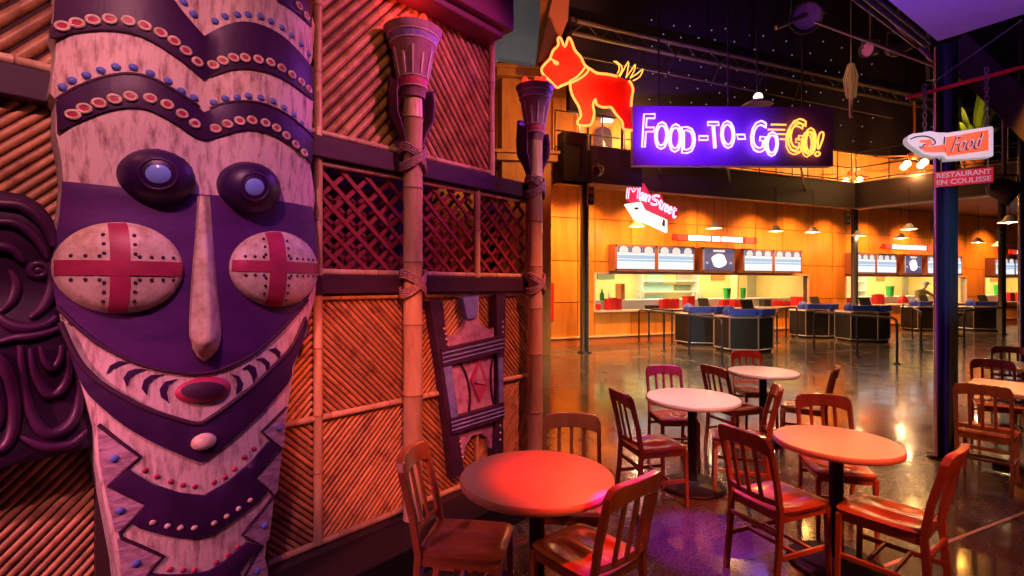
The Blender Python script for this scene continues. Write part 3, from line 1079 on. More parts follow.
for P, w in (([(-40, 205), (0, 204), (25, 208), (43, 224), (52, 246)], .022), ([(-40, 226), (0, 222), (20, 226), (36, 240), (46, 258)], .018),
             ([(-30, 250), (-5, 246), (12, 250), (22, 262)], .018), ([(50, 262), (52, 285), (44, 305), (30, 318)], .02),
             ([(-20, 300), (0, 318), (14, 326), (30, 328), (46, 324), (56, 316)], .02), ([(-10, 345), (12, 338), (30, 336), (48, 332), (62, 326)], .016),
             ([(20, 345), (24, 385), (32, 415), (46, 432), (62, 430), (76, 414), (80, 385), (74, 352)], .022),
             ([(30, 348), (34, 372), (46, 392), (58, 392), (68, 376), (68, 350)], .018), ([(40, 346), (44, 360), (52, 368), (60, 358), (61, 345)], .014),
             ([(-20, 352), (-4, 356), (8, 374), (14, 405), (12, 432), (2, 448), (-18, 452)], .022), ([(-20, 372), (-8, 378), (-1, 400), (-3, 425), (-18, 436)], .02),
             ([(18, 200), (34, 208), (48, 224), (56, 244)], .010), ([(20, 436), (44, 446), (70, 444), (86, 430)], .018),
             ([(10, 270), (16, 285), (12, 300), (0, 312)], .016)):
    ridge(P, w)
ring = [surf_hit(WF, x, y, dh) for x, y in ell(38, 270, 8.5, 6.5, 20)]
mb = MB()
mb.tube([WF.pt(t, z, dh(t, z) + .008) for t, z in ring], .011, 8, closed=True)
c = surf_hit(WF, 38, 270, dh)
mb.sphere(WF.pt(c[0], c[1], dh(*c) + .004), .02, 12, 8, (1, .6, .8), M=RM)
obj('eye', mb, M['tiki_hi'], DARK)

# ---------------------------------------------------------------- carved frame leaning on the canes
CT = wt(470, .07)
CARV = thing('wall_carving', 'narrow blue and lilac carved wooden panel with rose diamond on the canes', 'carving', WF.pt(CT, 1.0, .03), WF.rotz())
ch = lambda d: (lambda t, z: .06 + d)
C = lambda pts: [(420 + x / 2.88, 280 + y / 2.88) for x, y in pts]
relief('panel_face', WF, C([(80, 160), (110, 160), (128, 135), (136, 105), (165, 105), (178, 132), (205, 145), (232, 118), (238, 480), (205, 485), (196, 455), (175, 442), (150, 448), (130, 480), (118, 540), (95, 530)]), ch(0), M['carving_lilac'], CARV, skirt=.04, grid=.06)
relief('side_post', WF, C([(28, 60), (66, 58), (72, 130), (92, 270), (108, 400), (128, 560), (96, 570), (80, 430), (58, 250), (40, 140)]), ch(.03), M['carving_dark'], CARV, skirt=.07, grid=.06)
relief('side_post', WF, C([(220, 42), (247, 40), (246, 130), (240, 300), (240, 520), (214, 520), (222, 300), (222, 130)]), ch(.03), M['carving_dark'], CARV, skirt=.07, grid=.06)
relief('top_tab', WF, C([(124, 52), (170, 46), (164, 108), (137, 112)]), ch(.02), M['carving_blue'], CARV, skirt=.05, grid=.06, label='blue tab between the posts')
relief('side_strip', WF, C([(66, 235), (90, 232), (112, 400), (92, 405)]), ch(.036), M['carving_blue'], CARV, skirt=.02, grid=.06)
relief('side_strip', WF, C([(226, 225), (240, 222), (241, 350), (228, 355)]), ch(.036), M['carving_blue'], CARV, skirt=.02, grid=.06)
for P in ([(62, 200), (240, 160), (240, 205), (68, 250)], [(88, 400), (243, 355), (243, 398), (94, 445)]):
    relief('cross_band', WF, C(P), ch(.045), M['carving_dark'], CARV, skirt=.05, grid=.06)
    for f in (.25, .5, .75):
        a = [P[0][0] + (P[3][0] - P[0][0]) * f, P[0][1] + (P[3][1] - P[0][1]) * f]
        c = [P[1][0] + (P[2][0] - P[1][0]) * f, P[1][1] + (P[2][1] - P[1][1]) * f]
        q = C([a, c])
        mb = MB(); mb.tube([WF.on(*q[0], .105), WF.on(*q[1], .105)], .007, 6)
        obj('band_ridge', mb, M['carving_blue'], CARV)
relief('diamond', WF, C([(172, 230), (196, 300), (174, 352), (148, 288)]), ch(.02), M['carving_rose'], CARV, skirt=.03, grid=.03)
relief('diamond_facet', WF, C([(172, 245), (188, 300), (158, 296)]), ch(.03), M['carving_lilac'], CARV, skirt=.03, grid=.03)
for P in ([(112, 235), (132, 270), (144, 330), (140, 385)], [(212, 215), (204, 260), (206, 320), (214, 360)]):
    mb = MB(); mb.tube([WF.on(*q, .065) for q in cr(C(P), 4)], .010, 6)
    obj('curved_ridge', mb, M['carving_dark'], CARV)
for P in ([(70, 140), (74, 155), (76, 170), (80, 186)], [(238, 120), (238, 135), (238, 150)], [(116, 465), (118, 480), (121, 495), (123, 510)], [(231, 420), (231, 440), (231, 460)]):
    for q in C(P):
        mb = MB(); mb.sphere(WF.on(*q, .092), .009, 8, 6)
        obj('stud', mb, M['torch_line'], CARV)
# ---------------------------------------------------------------- materials of the hall
M['veneer'] = pm('orange_veneer', (0.86, 0.36, 0.06), 0.38, col2=(0.66, 0.22, 0.03), scale=1.6, stretch=(3, 3, .5), mix=(0.3, 0.7), island=.22)
M['seam'] = pm('dark_seam', (0.16, 0.05, 0.015), 0.7)
M['base_rail'] = pm('rust_plinth', (0.55, 0.17, 0.05), 0.4)
M['cream_rail'] = pm('beige_kick_rail', (0.75, 0.55, 0.32), 0.4)
M['black'] = pm('black_paint', (0.018, 0.012, 0.016), 0.5)
M['soft_black'] = pm('charcoal_paint', (0.035, 0.022, 0.028), 0.6)
M['fascia'] = pm('dark_plum_fascia', (0.035, 0.014, 0.018), 0.55)
M['steel_dark'] = pm('dark_steel', (0.07, 0.055, 0.07), 0.4, metal=.6)
M['grey_steel'] = pm('grey_steel', (0.17, 0.13, 0.12), 0.5, metal=.3)
M['silver'] = pm('brushed_silver', (0.78, 0.72, 0.66), 0.3, metal=.8)
M['column'] = pm('black_gloss_column', (0.010, 0.012, 0.022), 0.2)
M['yellow_wall'] = pm('yellow_plaster', (0.90, 0.72, 0.30), 0.6)
M['white'] = pm('white_enamel', (0.85, 0.83, 0.78), 0.35)
M['teal_glass'] = pm('pale_teal_panel', (0.42, 0.66, 0.60), 0.25)
M['grey_door'] = pm('grey_beige_door', (0.50, 0.44, 0.34), 0.5)
M['housing'] = pm('mauve_brown_frame', (0.30, 0.12, 0.08), 0.5)
M['script_pink'] = pm('pink_glow_board', (0.85, 0.05, 0.16), 0.6)
M['mustard'] = pm('mustard_panel', (0.62, 0.42, 0.06), 0.5)
M['green_grey'] = pm('grey_green_board', (0.22, 0.26, 0.16), 0.5)
M['orange_board'] = pm('orange_board', (0.80, 0.28, 0.06), 0.5)
M['red'] = pm('red_plastic', (0.75, 0.02, 0.02), 0.4)
M['red_dark'] = pm('red_box', (0.50, 0.015, 0.02), 0.5)
M['green'] = pm('green_plastic', (0.02, 0.42, 0.05), 0.4)
M['blue'] = pm('blue_plastic', (0.04, 0.07, 0.55), 0.35)
M['desk_black'] = pm('black_laminate', (0.014, 0.010, 0.010), 0.5)
M['desk_top'] = pm('beige_laminate', (0.62, 0.48, 0.40), 0.35)
M['white_glow'] = em('white_lightbox', (1.0, 0.93, 0.82), 2.6)
M['screen_white'] = em('menu_white', (0.90, 0.95, 1.0), 1.0)
M['screen_blue'] = em('menu_pale_blue', (0.36, 0.68, 0.95), 0.8)
M['screen_navy'] = em('menu_navy', (0.03, 0.07, 0.30), 0.6)
M['screen_food'] = em('menu_picture', (1.0, 0.86, 0.80), .85)
M['poster_glow'] = em('poster_bloom', (1.0, 0.95, 0.82), 1.3)
M['red_glow'] = em('red_lightbox', (0.9, 0.03, 0.02), .7)
M['lamp'] = em('warm_bulb', (1.0, 0.55, 0.20), 9)
M['bulb_white'] = em('warm_white_bulb', (1.0, 0.78, 0.50), 9)
M['star'] = em('pin_light', (0.75, 0.60, 0.95), .32)
M['neon_violet'] = em('violet_neon', (0.52, 0.20, 1.0), 5.5)
M['neon_yellow'] = em('amber_neon', (1.0, 0.36, 0.05), 2.5)
M['neon_red'] = em('orange_red_neon', (1.0, 0.17, 0.03), 4.0)
M['neon_pink'] = em('pink_neon', (1.0, 0.22, 0.32), 4.6)
M['arrow_white'] = em('arrow_lightbox', (1.0, 0.88, 0.72), 1.8)
M['sign_board'] = pm('dark_violet_board', (0.20, 0.06, 0.62), 0.6)
M['dog_board'] = pm('red_sign_board', (0.75, 0.03, 0.02), 0.5)
M['backdrop'] = pm('black_curtain', (0.035, 0.018, 0.04), 0.9)
M['canopy'] = pm('pale_canopy', (0.42, 0.34, 0.60), 0.7)
M['drape'] = pm('grey_teal_canvas', (0.22, 0.22, 0.22), 0.8, col2=(0.12, 0.13, 0.16), scale=1.5, mix=(.3, .7))
M['pillar_wood'] = pm('ochre_wood', (0.62, 0.28, 0.07), 0.5, col2=(0.42, 0.15, 0.04), scale=2, stretch=(3, 3, .6), mix=(.3, .7))
M['skin_pink'] = pm('coral_board', (0.80, 0.30, 0.16), 0.5)
M['chair_wood'] = pm('red_brown_wood', (0.52, 0.15, 0.055), 0.24, col2=(0.34, 0.075, 0.03), scale=3, stretch=(5, 1, 1), mix=(0.3, 0.7), coat=.35)
M['table_top'] = pm('pale_laminate', (0.84, 0.64, 0.42), 0.28, col2=(0.80, 0.58, 0.37), scale=3, mix=(.3, .7))
M['table_edge'] = pm('red_wood_edge', (0.80, 0.40, 0.25), 0.35)
M['sign_white'] = em('white_sign_face', (0.85, 0.88, 0.95), .30, (0.75, 0.78, 0.85))
M['sign_orange'] = em('orange_sign_face', (1.0, 0.09, 0.012), .85, (0.9, 0.10, 0.02))  # glow put into both sign faces to keep them bright
M['sign_ink'] = pm('dark_blue_ink', (0.03, 0.03, 0.12), 0.5)
M['sign_red'] = pm('crimson_plate', (0.90, 0.01, 0.06), 0.45)
M['letter_white'] = pm('white_lettering', (0.95, 0.86, 0.86), 0.5)
M['leaf'] = pm('palm_green', (0.08, 0.19, 0.02), 0.5, island=.4)
M['straw'] = pm('straw', (0.72, 0.50, 0.24), 0.8, island=.3)
M['skin'] = pm('light_skin', (0.62, 0.36, 0.25), 0.5)
M['brown_cloth'] = pm('khaki_brown_cloth', (0.22, 0.13, 0.05), 0.8)
M['hair'] = pm('grey_cap', (0.30, 0.27, 0.25), 0.7)
M['fixture_purple'] = pm('violet_gel', (0.20, 0.08, 0.45), 0.4)
M['pink_gel'] = em('magenta_gel', (0.8, 0.05, 0.25), .28)

# polished concrete with exposed aggregate patches
m, t, bs = nt('polished_concrete')
tc = t.nodes.new('ShaderNodeTexCoord')
n1 = t.nodes.new('ShaderNodeTexNoise'); n1.inputs['Scale'].default_value = .55; n1.inputs['Detail'].default_value = 5
n2 = t.nodes.new('ShaderNodeTexNoise'); n2.inputs['Scale'].default_value = 60; n2.inputs['Detail'].default_value = 3
n3 = t.nodes.new('ShaderNodeTexNoise'); n3.inputs['Scale'].default_value = 2.6; n3.inputs['Detail'].default_value = 4
for n in (n1, n2, n3):
    L(t, tc.outputs['Object'], n.inputs['Vector'])
r1 = t.nodes.new('ShaderNodeValToRGB')
r1.color_ramp.elements[0].position = .35; r1.color_ramp.elements[0].color = (.06, .045, .038, 1)
r1.color_ramp.elements[1].position = .68; r1.color_ramp.elements[1].color = (.20, .15, .105, 1)
L(t, n1.outputs['Fac'], r1.inputs[0])
r2 = t.nodes.new('ShaderNodeValToRGB')
r2.color_ramp.elements[0].position = .38; r2.color_ramp.elements[0].color = (.6, .6, .6, 1)
r2.color_ramp.elements[1].position = .66; r2.color_ramp.elements[1].color = (1.4, 1.35, 1.3, 1)
L(t, n2.outputs['Fac'], r2.inputs[0])
mx = t.nodes.new('ShaderNodeMix'); mx.data_type = 'RGBA'; mx.blend_type = 'MULTIPLY'; mx.inputs['Factor'].default_value = 1
L(t, r1.outputs[0], mx.inputs['A']); L(t, r2.outputs[0], mx.inputs['B'])
L(t, mx.outputs['Result'], bs.inputs['Base Color'])
mr = t.nodes.new('ShaderNodeMapRange'); mr.inputs['From Min'].default_value = .3; mr.inputs['From Max'].default_value = .7
mr.inputs['To Min'].default_value = .10; mr.inputs['To Max'].default_value = .30
L(t, n3.outputs['Fac'], mr.inputs['Value']); L(t, mr.outputs[0], bs.inputs['Roughness'])
bp = t.nodes.new('ShaderNodeBump'); bp.inputs['Strength'].default_value = .12; bp.inputs['Distance'].default_value = .01
n4 = t.nodes.new('ShaderNodeTexNoise'); n4.inputs['Scale'].default_value = 5; n4.inputs['Detail'].default_value = 2
L(t, tc.outputs['Object'], n4.inputs['Vector']); L(t, n4.outputs['Fac'], bp.inputs['Height']); L(t, bp.outputs[0], bs.inputs['Normal'])
bs.inputs['Specular IOR Level'].default_value = .75
bs.inputs['Coat Weight'].default_value = .35
bs.inputs['Coat Roughness'].default_value = .08
M['concrete'] = m


def P3(px, py, Y):
    return Vector(((px - 512) / FPX * Y, Y, EYE - (py - HZ) / FPX * Y))


def PF(px, py):
    """floor point under a pixel"""
    Y = EYE * FPX / (py - HZ)
    return Vector(((px - 512) / FPX * Y, Y, 0))


# ---------------------------------------------------------------- floor, back wall, ceiling
mb = MB(); mb.add([(-9, -4, 0), (46, -4, 0), (46, 40, 0), (-9, 40, 0)], [(0, 1, 2, 3)])
mb.add([(-9, -4, -.1), (46, -4, -.1), (46, 40, -.1), (-9, 40, -.1)], [(3, 2, 1, 0)])
struct('floor', mb, M['concrete'])
# a diagonal expansion joint with a brass strip in the foreground
a_, b_ = PF(940, 545), PF(1024, 513)
mb = MB(); mb.beam(a_ + (a_ - b_) * .6 + Vector((0, 0, .001)), b_ + (b_ - a_) * 1.5 + Vector((0, 0, .001)), .022, .004)
struct('trim_1', mb, M['cream_rail'])

ZS, ZO = 0.92, 2.00                                        # counter sill and opening head
op = []
for a, b in ((595, 808), (846, 966), (985, 1066)):
    op.append((BF.hit(a, 300)[0], BF.hit(b, 300)[0]))
ZW = 7.2
wallb = MB()
edges = [-9.0] + [e for o in op for e in o] + [36.0]
rnd = random.Random(3)


def panels(t0, t1, z0, z1):
    """veneer boards with open dark joints"""
    tt = t0
    while tt < t1 - .05:
        te = min(tt + 1.22, t1)
        zz = z0
        for zc in (1.2, 2.35, 3.55, 4.75, 5.95, z1):
            if zc <= zz + .05:
                continue
            ze = min(zc, z1)
            fbox(BF, wallb, tt + .013, te - .013, zz + .010, ze - .010, -.03, 0, 0)
            zz = ze
            if zz >= z1:
                break
        tt = te


for i in range(0, len(edges), 2):
    fbox(BF, wallb, edges[i], edges[i + 1], 0, ZW, -.18, -.03, 1)
    panels(edges[i], edges[i + 1], 0, ZW)
for o in op:
    fbox(BF, wallb, o[0], o[1], 0, ZS, -.18, -.03, 1); panels(o[0], o[1], 0, ZS)
    fbox(BF, wallb, o[0], o[1], ZO, ZW, -.18, -.03, 1); panels(o[0], o[1], ZO, ZW)
wall_back = struct('wall_back', wallb, [M['veneer'], M['seam']])
mb = MB(); fbox(BF, mb, -9, 36, 0, .16, 0, .05); obj('kick_board', mb, M['base_rail'], wall_back)
mb = MB(); fbox(BF, mb, -9, 36, .20, .24, 0, .07); obj('kick_rail', mb, M['cream_rail'], wall_back)
mb = MB()
mb.add([(-9, -4, 12), (46, -4, 12), (46, 40, 12), (-9, 40, 12)], [(3, 2, 1, 0)])
struct('ceiling', mb, M['soft_black'])
mb = MB(); fbox(FF, mb, FF.hit(571, 150)[0], 30, 5.95, 12, -.25, -.18); struct('wall_upper', mb, M['backdrop'])
mb = MB(); fbox(BF, mb, -9, 36, ZW, 12, -.1, 0); struct('wall_back_upper', mb, M['backdrop'])


# ---------------------------------------------------------------- serving stalls
def stall(i, o, label, parts):
    t0, t1 = o
    s = thing('serving_hatch', label, 'serving hatch', BF.pt(t0, 0, -.2), BF.rotz(), 'serving hatches in the orange wall')
    D = 2.2
    mb = MB()
    fbox(BF, mb, t0, t1, 0, 2.5, -D - .06, -D); fbox(BF, mb, t0 - .06, t0, 0, 2.5, -D, -.19); fbox(BF, mb, t1, t1 + .06, 0, 2.5, -D, -.19)
    fbox(BF, mb, t0, t1, 2.44, 2.5, -D, -.19); fbox(BF, mb, t0, t1, 0, .05, -D, -.19)
    obj('lining', mb, M['yellow_wall'], s)
    mb = MB(); fbox(BF, mb, t0 + .01, t1 - .01, .06, 1.22, -1.55, -.72); obj('rear_counter', mb, M['white'], s, .01)
    mb = MB(); fbox(BF, mb, t0 - .03, t1 + .03, ZS - .02, ZS + .03, -.5, .10); obj('counter_ledge', mb, M['desk_top'], s, .006)
    mb = MB()
    for a, b, c, d in ((t0 - .04, t0, ZS, ZO), (t1, t1 + .04, ZS, ZO), (t0 - .04, t1 + .04, ZO, ZO + .04)):
        fbox(BF, mb, a, b, c, d, -.19, .02)
    obj('opening_frame', mb, M['desk_top'], s)
    for (k, a, b, z0, z1, mt) in parts:
        mb = MB()
        nn_ = -1.0 if k == 'post' else -D
        ta, tb_ = max(t0 + .02, BF.hit(a, 290, nn_)[0]), min(t1 - .02, BF.hit(b, 290, nn_)[0])
        if tb_ - ta < .05:
            continue
        if k == 'shelf':
            for q in range(3):
                z = 1.05 + q * .38
                fbox(BF, mb, ta, tb_, z, z + .03, -D, -D + .35)
            for e in (ta, tb_ - .04):
                fbox(BF, mb, e, e + .04, .9, 2.2, -D, -D + .35)
            fbox(BF, mb, ta, tb_, .06, .95, -D, -D + .4)
            obj('shelf_unit', mb, M[mt], s)
        elif k == 'panel':
            fbox(BF, mb, ta, tb_, z0, z1, -D, -D + .03)
            obj('wall_panel', mb, M[mt], s)
        elif k == 'post':
            fbox(BF, mb, ta, tb_, z0, z1, -1.2, -.9)
            obj('divider', mb, M[mt], s)
        elif k == 'sign':
            fbox(BF, mb, ta, tb_, z0, z1, -D, -D + .04)
            obj('wall_board', mb, M[mt], s)
    area(BF.pt((t0 + t1) / 2, 2.40, -1.0), BF.pt((t0 + t1) / 2, 0, -1.1), (1.0, 0.86, 0.50), 17 * (t1 - t0), (t1 - t0) * .8, .5, 'hatch_lamp')
    return s


stall(0, op[0], 'widest serving hatch, nearest the camera, with red boxes and pale shelves inside', [
    ('shelf', 636, 692, 0, 0, 'white'), ('panel', 646, 663, 1.72, 2.25, 'teal_glass'), ('panel', 676, 690, 1.75, 2.2, 'grey_door'),
    ('panel', 640, 672, 1.48, 1.70, 'teal_glass'), ('panel', 674, 690, 1.48, 1.68, 'green_grey'), ('panel', 638, 664, 1.08, 1.32, 'teal_glass'),
    ('panel', 747, 763, .1, 2.2, 'grey_door'), ('panel', 776, 787, .1, 2.2, 'mustard'), ('panel', 788, 801, .1, 2.2, 'grey_door'),
    ('sign', 711, 724, 1.85, 2.05, 'orange_board'), ('sign', 597, 614, 1.88, 2.1, 'green_grey'), ('post', 619, 623, .95, 1.72, 'base_rail'), ('post', 735, 736.5, .95, 2.06, 'yellow_wall')])
stall(1, op[1], 'middle serving hatch behind the round black column with a worker inside', [
    ('shelf', 846, 858, 0, 0, 'white'), ('panel', 847, 856, 1.5, 2.2, 'teal_glass'), ('panel', 902, 912, .1, 2.1, 'grey_door'), ('panel', 918, 924, .1, 2.2, 'mustard'),
    ('sign', 876, 884, 1.85, 2.05, 'orange_board'), ('panel', 955, 962, .1, 2.1, 'grey_door')])
stall(2, op[2], 'farthest serving hatch at the right edge with green and red tubs', [
    ('sign', 990, 998, 1.85, 2.05, 'orange_board'), ('panel', 1010, 1018, .1, 2.1, 'grey_door')])

# goods on the ledges: every box its own object
goods = [(596, 'red_box', 'red_dark', .46, .34, .38), (0, 0, 0, 0, 0, 0)]


def good(name, px, y_top, y_bot, w_px, mt, label, cat, grp, n=-.30, shape='box'):
    t, _ = BF.hit(px, 300, n)
    p = BF.pt(t, 0, n)
    z0 = ZS + .031 if n > -.55 else 1.221
    h = max(.05, (y_bot - y_top) / FPX * p.y) if n > -.55 else max(.12, EYE - (y_top - HZ) / FPX * p.y - z0)
    w = w_px / FPX * p.y * .95
    mb = MB()
    if shape == 'box':
        fbox(BF, mb, t - w / 2, t + w / 2, z0, z0 + h, n - .12, n + .12, 0)
        fbox(BF, mb, t - w / 2 - .01, t + w / 2 + .01, z0 + h - .03, z0 + h, n - .13, n + .13, 0)
    elif shape == 'stack':
        k = max(2, int(w / .13))
        for i in range(k):
            tt = t - w / 2 + w * (i + .5) / k
            fbox(BF, mb, tt - w / k * .44, tt + w / k * .44, z0, z0 + h * (.93 + .07 * (i % 2)), n - .1, n + .1, 0)
    elif shape == 'tub':
        q = BF.pt(t, z0, n)
        mb.lathe([(w * .36, 0), (w * .48, h), (w * .5, h), (w * .5, h * .94)], q, 14)
    elif shape == 'bottle':
        q = BF.pt(t, z0, n)
        mb.lathe([(w * .45, 0), (w * .5, h * .1), (w * .5, h * .55), (w * .18, h * .75), (w * .16, h)], q, 10)
    elif shape == 'dome':
        q = BF.pt(t, z0, n)
        mb.lathe([(w * .5, 0), (w * .5, h * .35), (w * .4, h * .75), (w * .18, h)], q, 14)
    return tag(obj(name, mb, M[mt], None, .004), label, cat, grp)


G = 'goods on the serving ledges'
good('carton', 613, 299, 311, 18, 'red_dark', 'dark red carton row at the left end of the widest hatch', 'box', G, shape='stack')
good('carton', 596.5, 298, 304, 5, 'red', 'small bright red carton in the left corner of the widest hatch', 'box', G)
good('bottle', 602, 289, 300, 5, 'green', 'green bottle above the red cartons in the widest hatch', 'bottle', G, -.6, 'bottle')
good('carton', 669, 298, 308, 22, 'red', 'long red carton row in front of the pale shelves', 'box', G, shape='stack')
good('carton', 688.5, 296, 308, 10, 'red', 'square red carton right of the long red carton row', 'box', G)
good('crate', 652, 304.5, 308, 12, 'black', 'low black tray left of the long red carton row', 'tray', G)
good('tub', 727, 288, 295, 9, 'green', 'left green tub in the widest hatch', 'tub', G, -.9, 'tub')
good('tub', 743, 288, 295, 6, 'green', 'right green tub in the widest hatch', 'tub', G, -.9, 'tub')
good('carton', 724, 296, 304, 9, 'red', 'red carton left below the green tubs', 'box', G, shape='stack')
good('carton', 735, 297, 304, 9, 'red', 'red carton in the middle below the green tubs', 'box', G)
good('carton', 746, 297, 304, 9, 'red', 'red carton right below the green tubs', 'box', G, shape='stack')
good('carton', 776, 297, 303, 10, 'red', 'lower red carton at the right end of the widest hatch', 'box', G, shape='stack')
good('carton', 785, 298, 303, 9, 'red_dark', 'dark red carton beside the upright red box', 'box', G)
good('carton', 796.5, 293, 302, 9, 'red', 'upright red box at the right end of the widest hatch', 'box', G)
good('dispenser', 765, 294, 301, 9, 'soft_black', 'dark till block between the red cartons of the widest hatch', 'dispenser', G)
good('carton', 849, 296, 303, 8, 'red', 'red carton in the left corner of the middle hatch', 'box', G)
good('carton', 878, 290, 300, 13, 'red', 'tall red carton row in the middle hatch', 'box', G, shape='stack')
good('tub', 890, 286, 292, 8, 'green', 'green tub in the middle hatch', 'tub', G, -.9, 'tub')
good('carton', 903, 292, 300, 10, 'red', 'red dome of cups left of the worker', 'box', G, shape='dome')
good('carton', 954, 291, 299, 8, 'red', 'red carton just right of the black column', 'box', G, -.5)
good('tub', 998, 285, 291, 8, 'green', 'green tub in the farthest hatch', 'tub', G, -.9, 'tub')
good('carton', 1010, 289, 298, 10, 'red', 'tall red carton in the farthest hatch', 'box', G, shape='stack')
good('carton', 1021, 289, 298, 8, 'red', 'red carton at the right edge of the farthest hatch', 'box', G)
for px in (601, 609, 637, 640, 643, 693, 696, 699, 702):
    good('bottle', px, 291, 299, 2.6, 'grey_door', 'small dark bottle standing in the widest hatch', 'bottle', 'little bottles inside the widest hatch', -1.3, 'bottle')


# ---------------------------------------------------------------- menu boards over the hatches
def cabinet(px0, px1, screens, label, cat='menu board', kind=0, z0=2.07, z1=2.84, grp='lit menu boards over the hatches'):
    n = .35
    t0, t1 = BF.hit(px0, 260, n)[0], BF.hit(px1, 260, n)[0]
    s = thing('menu_board', label, cat, BF.pt((t0 + t1) / 2, z0, .02), BF.rotz(), grp)
    mb = MB(); fbox(BF, mb, t0, t1, z0, z1, .004, n); obj('housing', mb, M['housing'], s, .01)
    w = (t1 - t0) / screens
    for k in range(screens):
        a, b = t0 + w * k + .07, t0 + w * (k + 1) - .07
        mb = MB()
        zt = z1 - .07; zb = z0 + .07; H = zt - zb
        fbox(BF, mb, a, b, zb, zt, n, n + .012, 0)
        e = n + .013
        if kind == 0:
            fbox(BF, mb, a, b, zb + H * .74, zt, n + .012, e, 2)
            for q in range(3):
                c = a + (b - a) * (q + .5) / 3
                r = (b - a) * .12
                ring = [BF.pt(c + r * math.cos(2 * PI * j / 12), zb + H * .84 + r * .8 * math.sin(2 * PI * j / 12), e) for j in range(12)]
                mb.prism(ring, BF.nv * .003, 3)
                fbox(BF, mb, c - r * .8, c + r * .8, zb + H * .66, zb + H * .84, e, e + .002, 0)
            fbox(BF, mb, a, b, zb + H * .34, zb + H * .42, n + .012, e, 1); fbox(BF, mb, a, b, zb + H * .46, zb + H * .62, n + .012, e, 1)
            for q in range(1, 3):
                c = a + (b - a) * q / 3
                fbox(BF, mb, c - .004, c + .004, zb, zt, e, e + .002, 1)
        else:
            fbox(BF, mb, a, b, zb, zt, n + .012, e, 2)
            c = (a + b) / 2; r = (b - a) * .25
            ring = [BF.pt(c + r * (1 + .12 * math.sin(5 * j)) * math.cos(2 * PI * j / 20), zb + H * .46 + H * .34 * math.sin(2 * PI * j / 20), e) for j in range(20)]
            mb.prism(ring, BF.nv * .003, 4)
            fbox(BF, mb, c - r * .8, c + r * .8, zt - H * .12, zt - .01, e, e + .003, 3)
            for q in (-1, 1):
                fbox(BF, mb, c + q * (b - a) * .40 - .05, c + q * (b - a) * .40 + .05, zb + H * .3, zb + H * .4, e, e + .002, 1)
        obj('screen', mb, [M['screen_white'], M['screen_blue'], M['screen_navy'], M['screen_food'], M['poster_glow']], s)
    for k in range(screens + 1):
        for z in (z0 + .04, z1 - .04):
            c = t0 + w * k
            mb = MB()
            mb.sphere(BF.pt(min(max(c, t0 + .04), t1 - .04), z, n + .005), .03, 8, 6)
            obj('bolt_cap', mb, M['soft_black'], s)


cabinet(615, 695, 2, 'double menu screen over the left of the widest hatch')
cabinet(702, 735, 1, 'blue poster light box with a glowing centre over the widest hatch', kind=1)
cabinet(743, 802, 2, 'double menu screen over the right of the widest hatch')
cabinet(854, 897, 2, 'double menu screen left of the glowing poster over the middle hatch')
cabinet(904, 922, 1, 'small blue poster light box over the middle hatch', kind=1)
cabinet(927, 962, 2, 'double menu screen half hidden behind the black column')
cabinet(995, 1034, 2, 'double menu screen over the farthest hatch at the right edge')


def lightbox(px0, px1, py, hp, label, groups=(8, 3, 8)):
    n = .5
    t0, z = BF.hit(px0, py, n); t1 = BF.hit(px1, py, n)[0]
    zc = 3.08
    s = thing('light_box_sign', label, 'sign', BF.pt((t0 + t1) / 2, zc, .02), BF.rotz(), 'long red and white name signs over the menu boards')
    W = t1 - t0
    mb = MB(); fbox(BF, mb, t0, t1, zc - .10, zc + .10, n - .06, n); obj('housing', mb, M['red_dark'], s, .01)
    mb = MB()
    fbox(BF, mb, t0 + W * .05, t0 + W * .16, zc - .09, zc + .09, n, n + .01); obj('red_end', mb, M['red_glow'], s); mb = MB(); fbox(BF, mb, t1 - W * .15, t1 - W * .04, zc - .09, zc + .09, n, n + .01)
    obj('red_end', mb, M['red_glow'], s)
    mb = MB()
    tot = sum(groups) + len(groups) - 1
    a, b = t0 + W * .17, t1 - W * .16
    u = (b - a) / tot
    x = a
    r = random.Random(5)
    for g in groups:
        for k in range(g):
            fbox(BF, mb, x + u * .04, x + u * .95, zc - .075, zc + .075, n, n + .012)
            x += u
        x += u * .6
    obj('white_letters', mb, M['white_glow'], s)
    mb = MB()
    for tt in (t0 + W * .2, t1 - W * .2):
        mb.tube([BF.pt(tt, zc, 0), BF.pt(tt, zc, n - .05)], .02, 6)
    obj('arm', mb, M['soft_black'], s)


lightbox(673, 757, 239, 8, 'red and white light sign above the poster of the widest hatch')
lightbox(883, 935, 247, 6, 'shorter red and white light sign left of the black column')
lightbox(1010, 1050, 252, 6, 'red ended light sign cut by the right edge of the picture')

# red notice on the wall beside the second torch
mb = MB()
a, z1_ = BF.hit(542, 283, .02); b, z0_ = BF.hit(554, 320, .02)
fbox(BF, mb, a, b, z0_, z1_, .004, .02)
fbox(BF, mb, a + .03, b - .03, z0_ + .03, z1_ - .03, .02, .026)
tag(obj('notice_panel', mb, M['red'], None), 'plain red panel on the orange wall right of the far torch', 'panel')

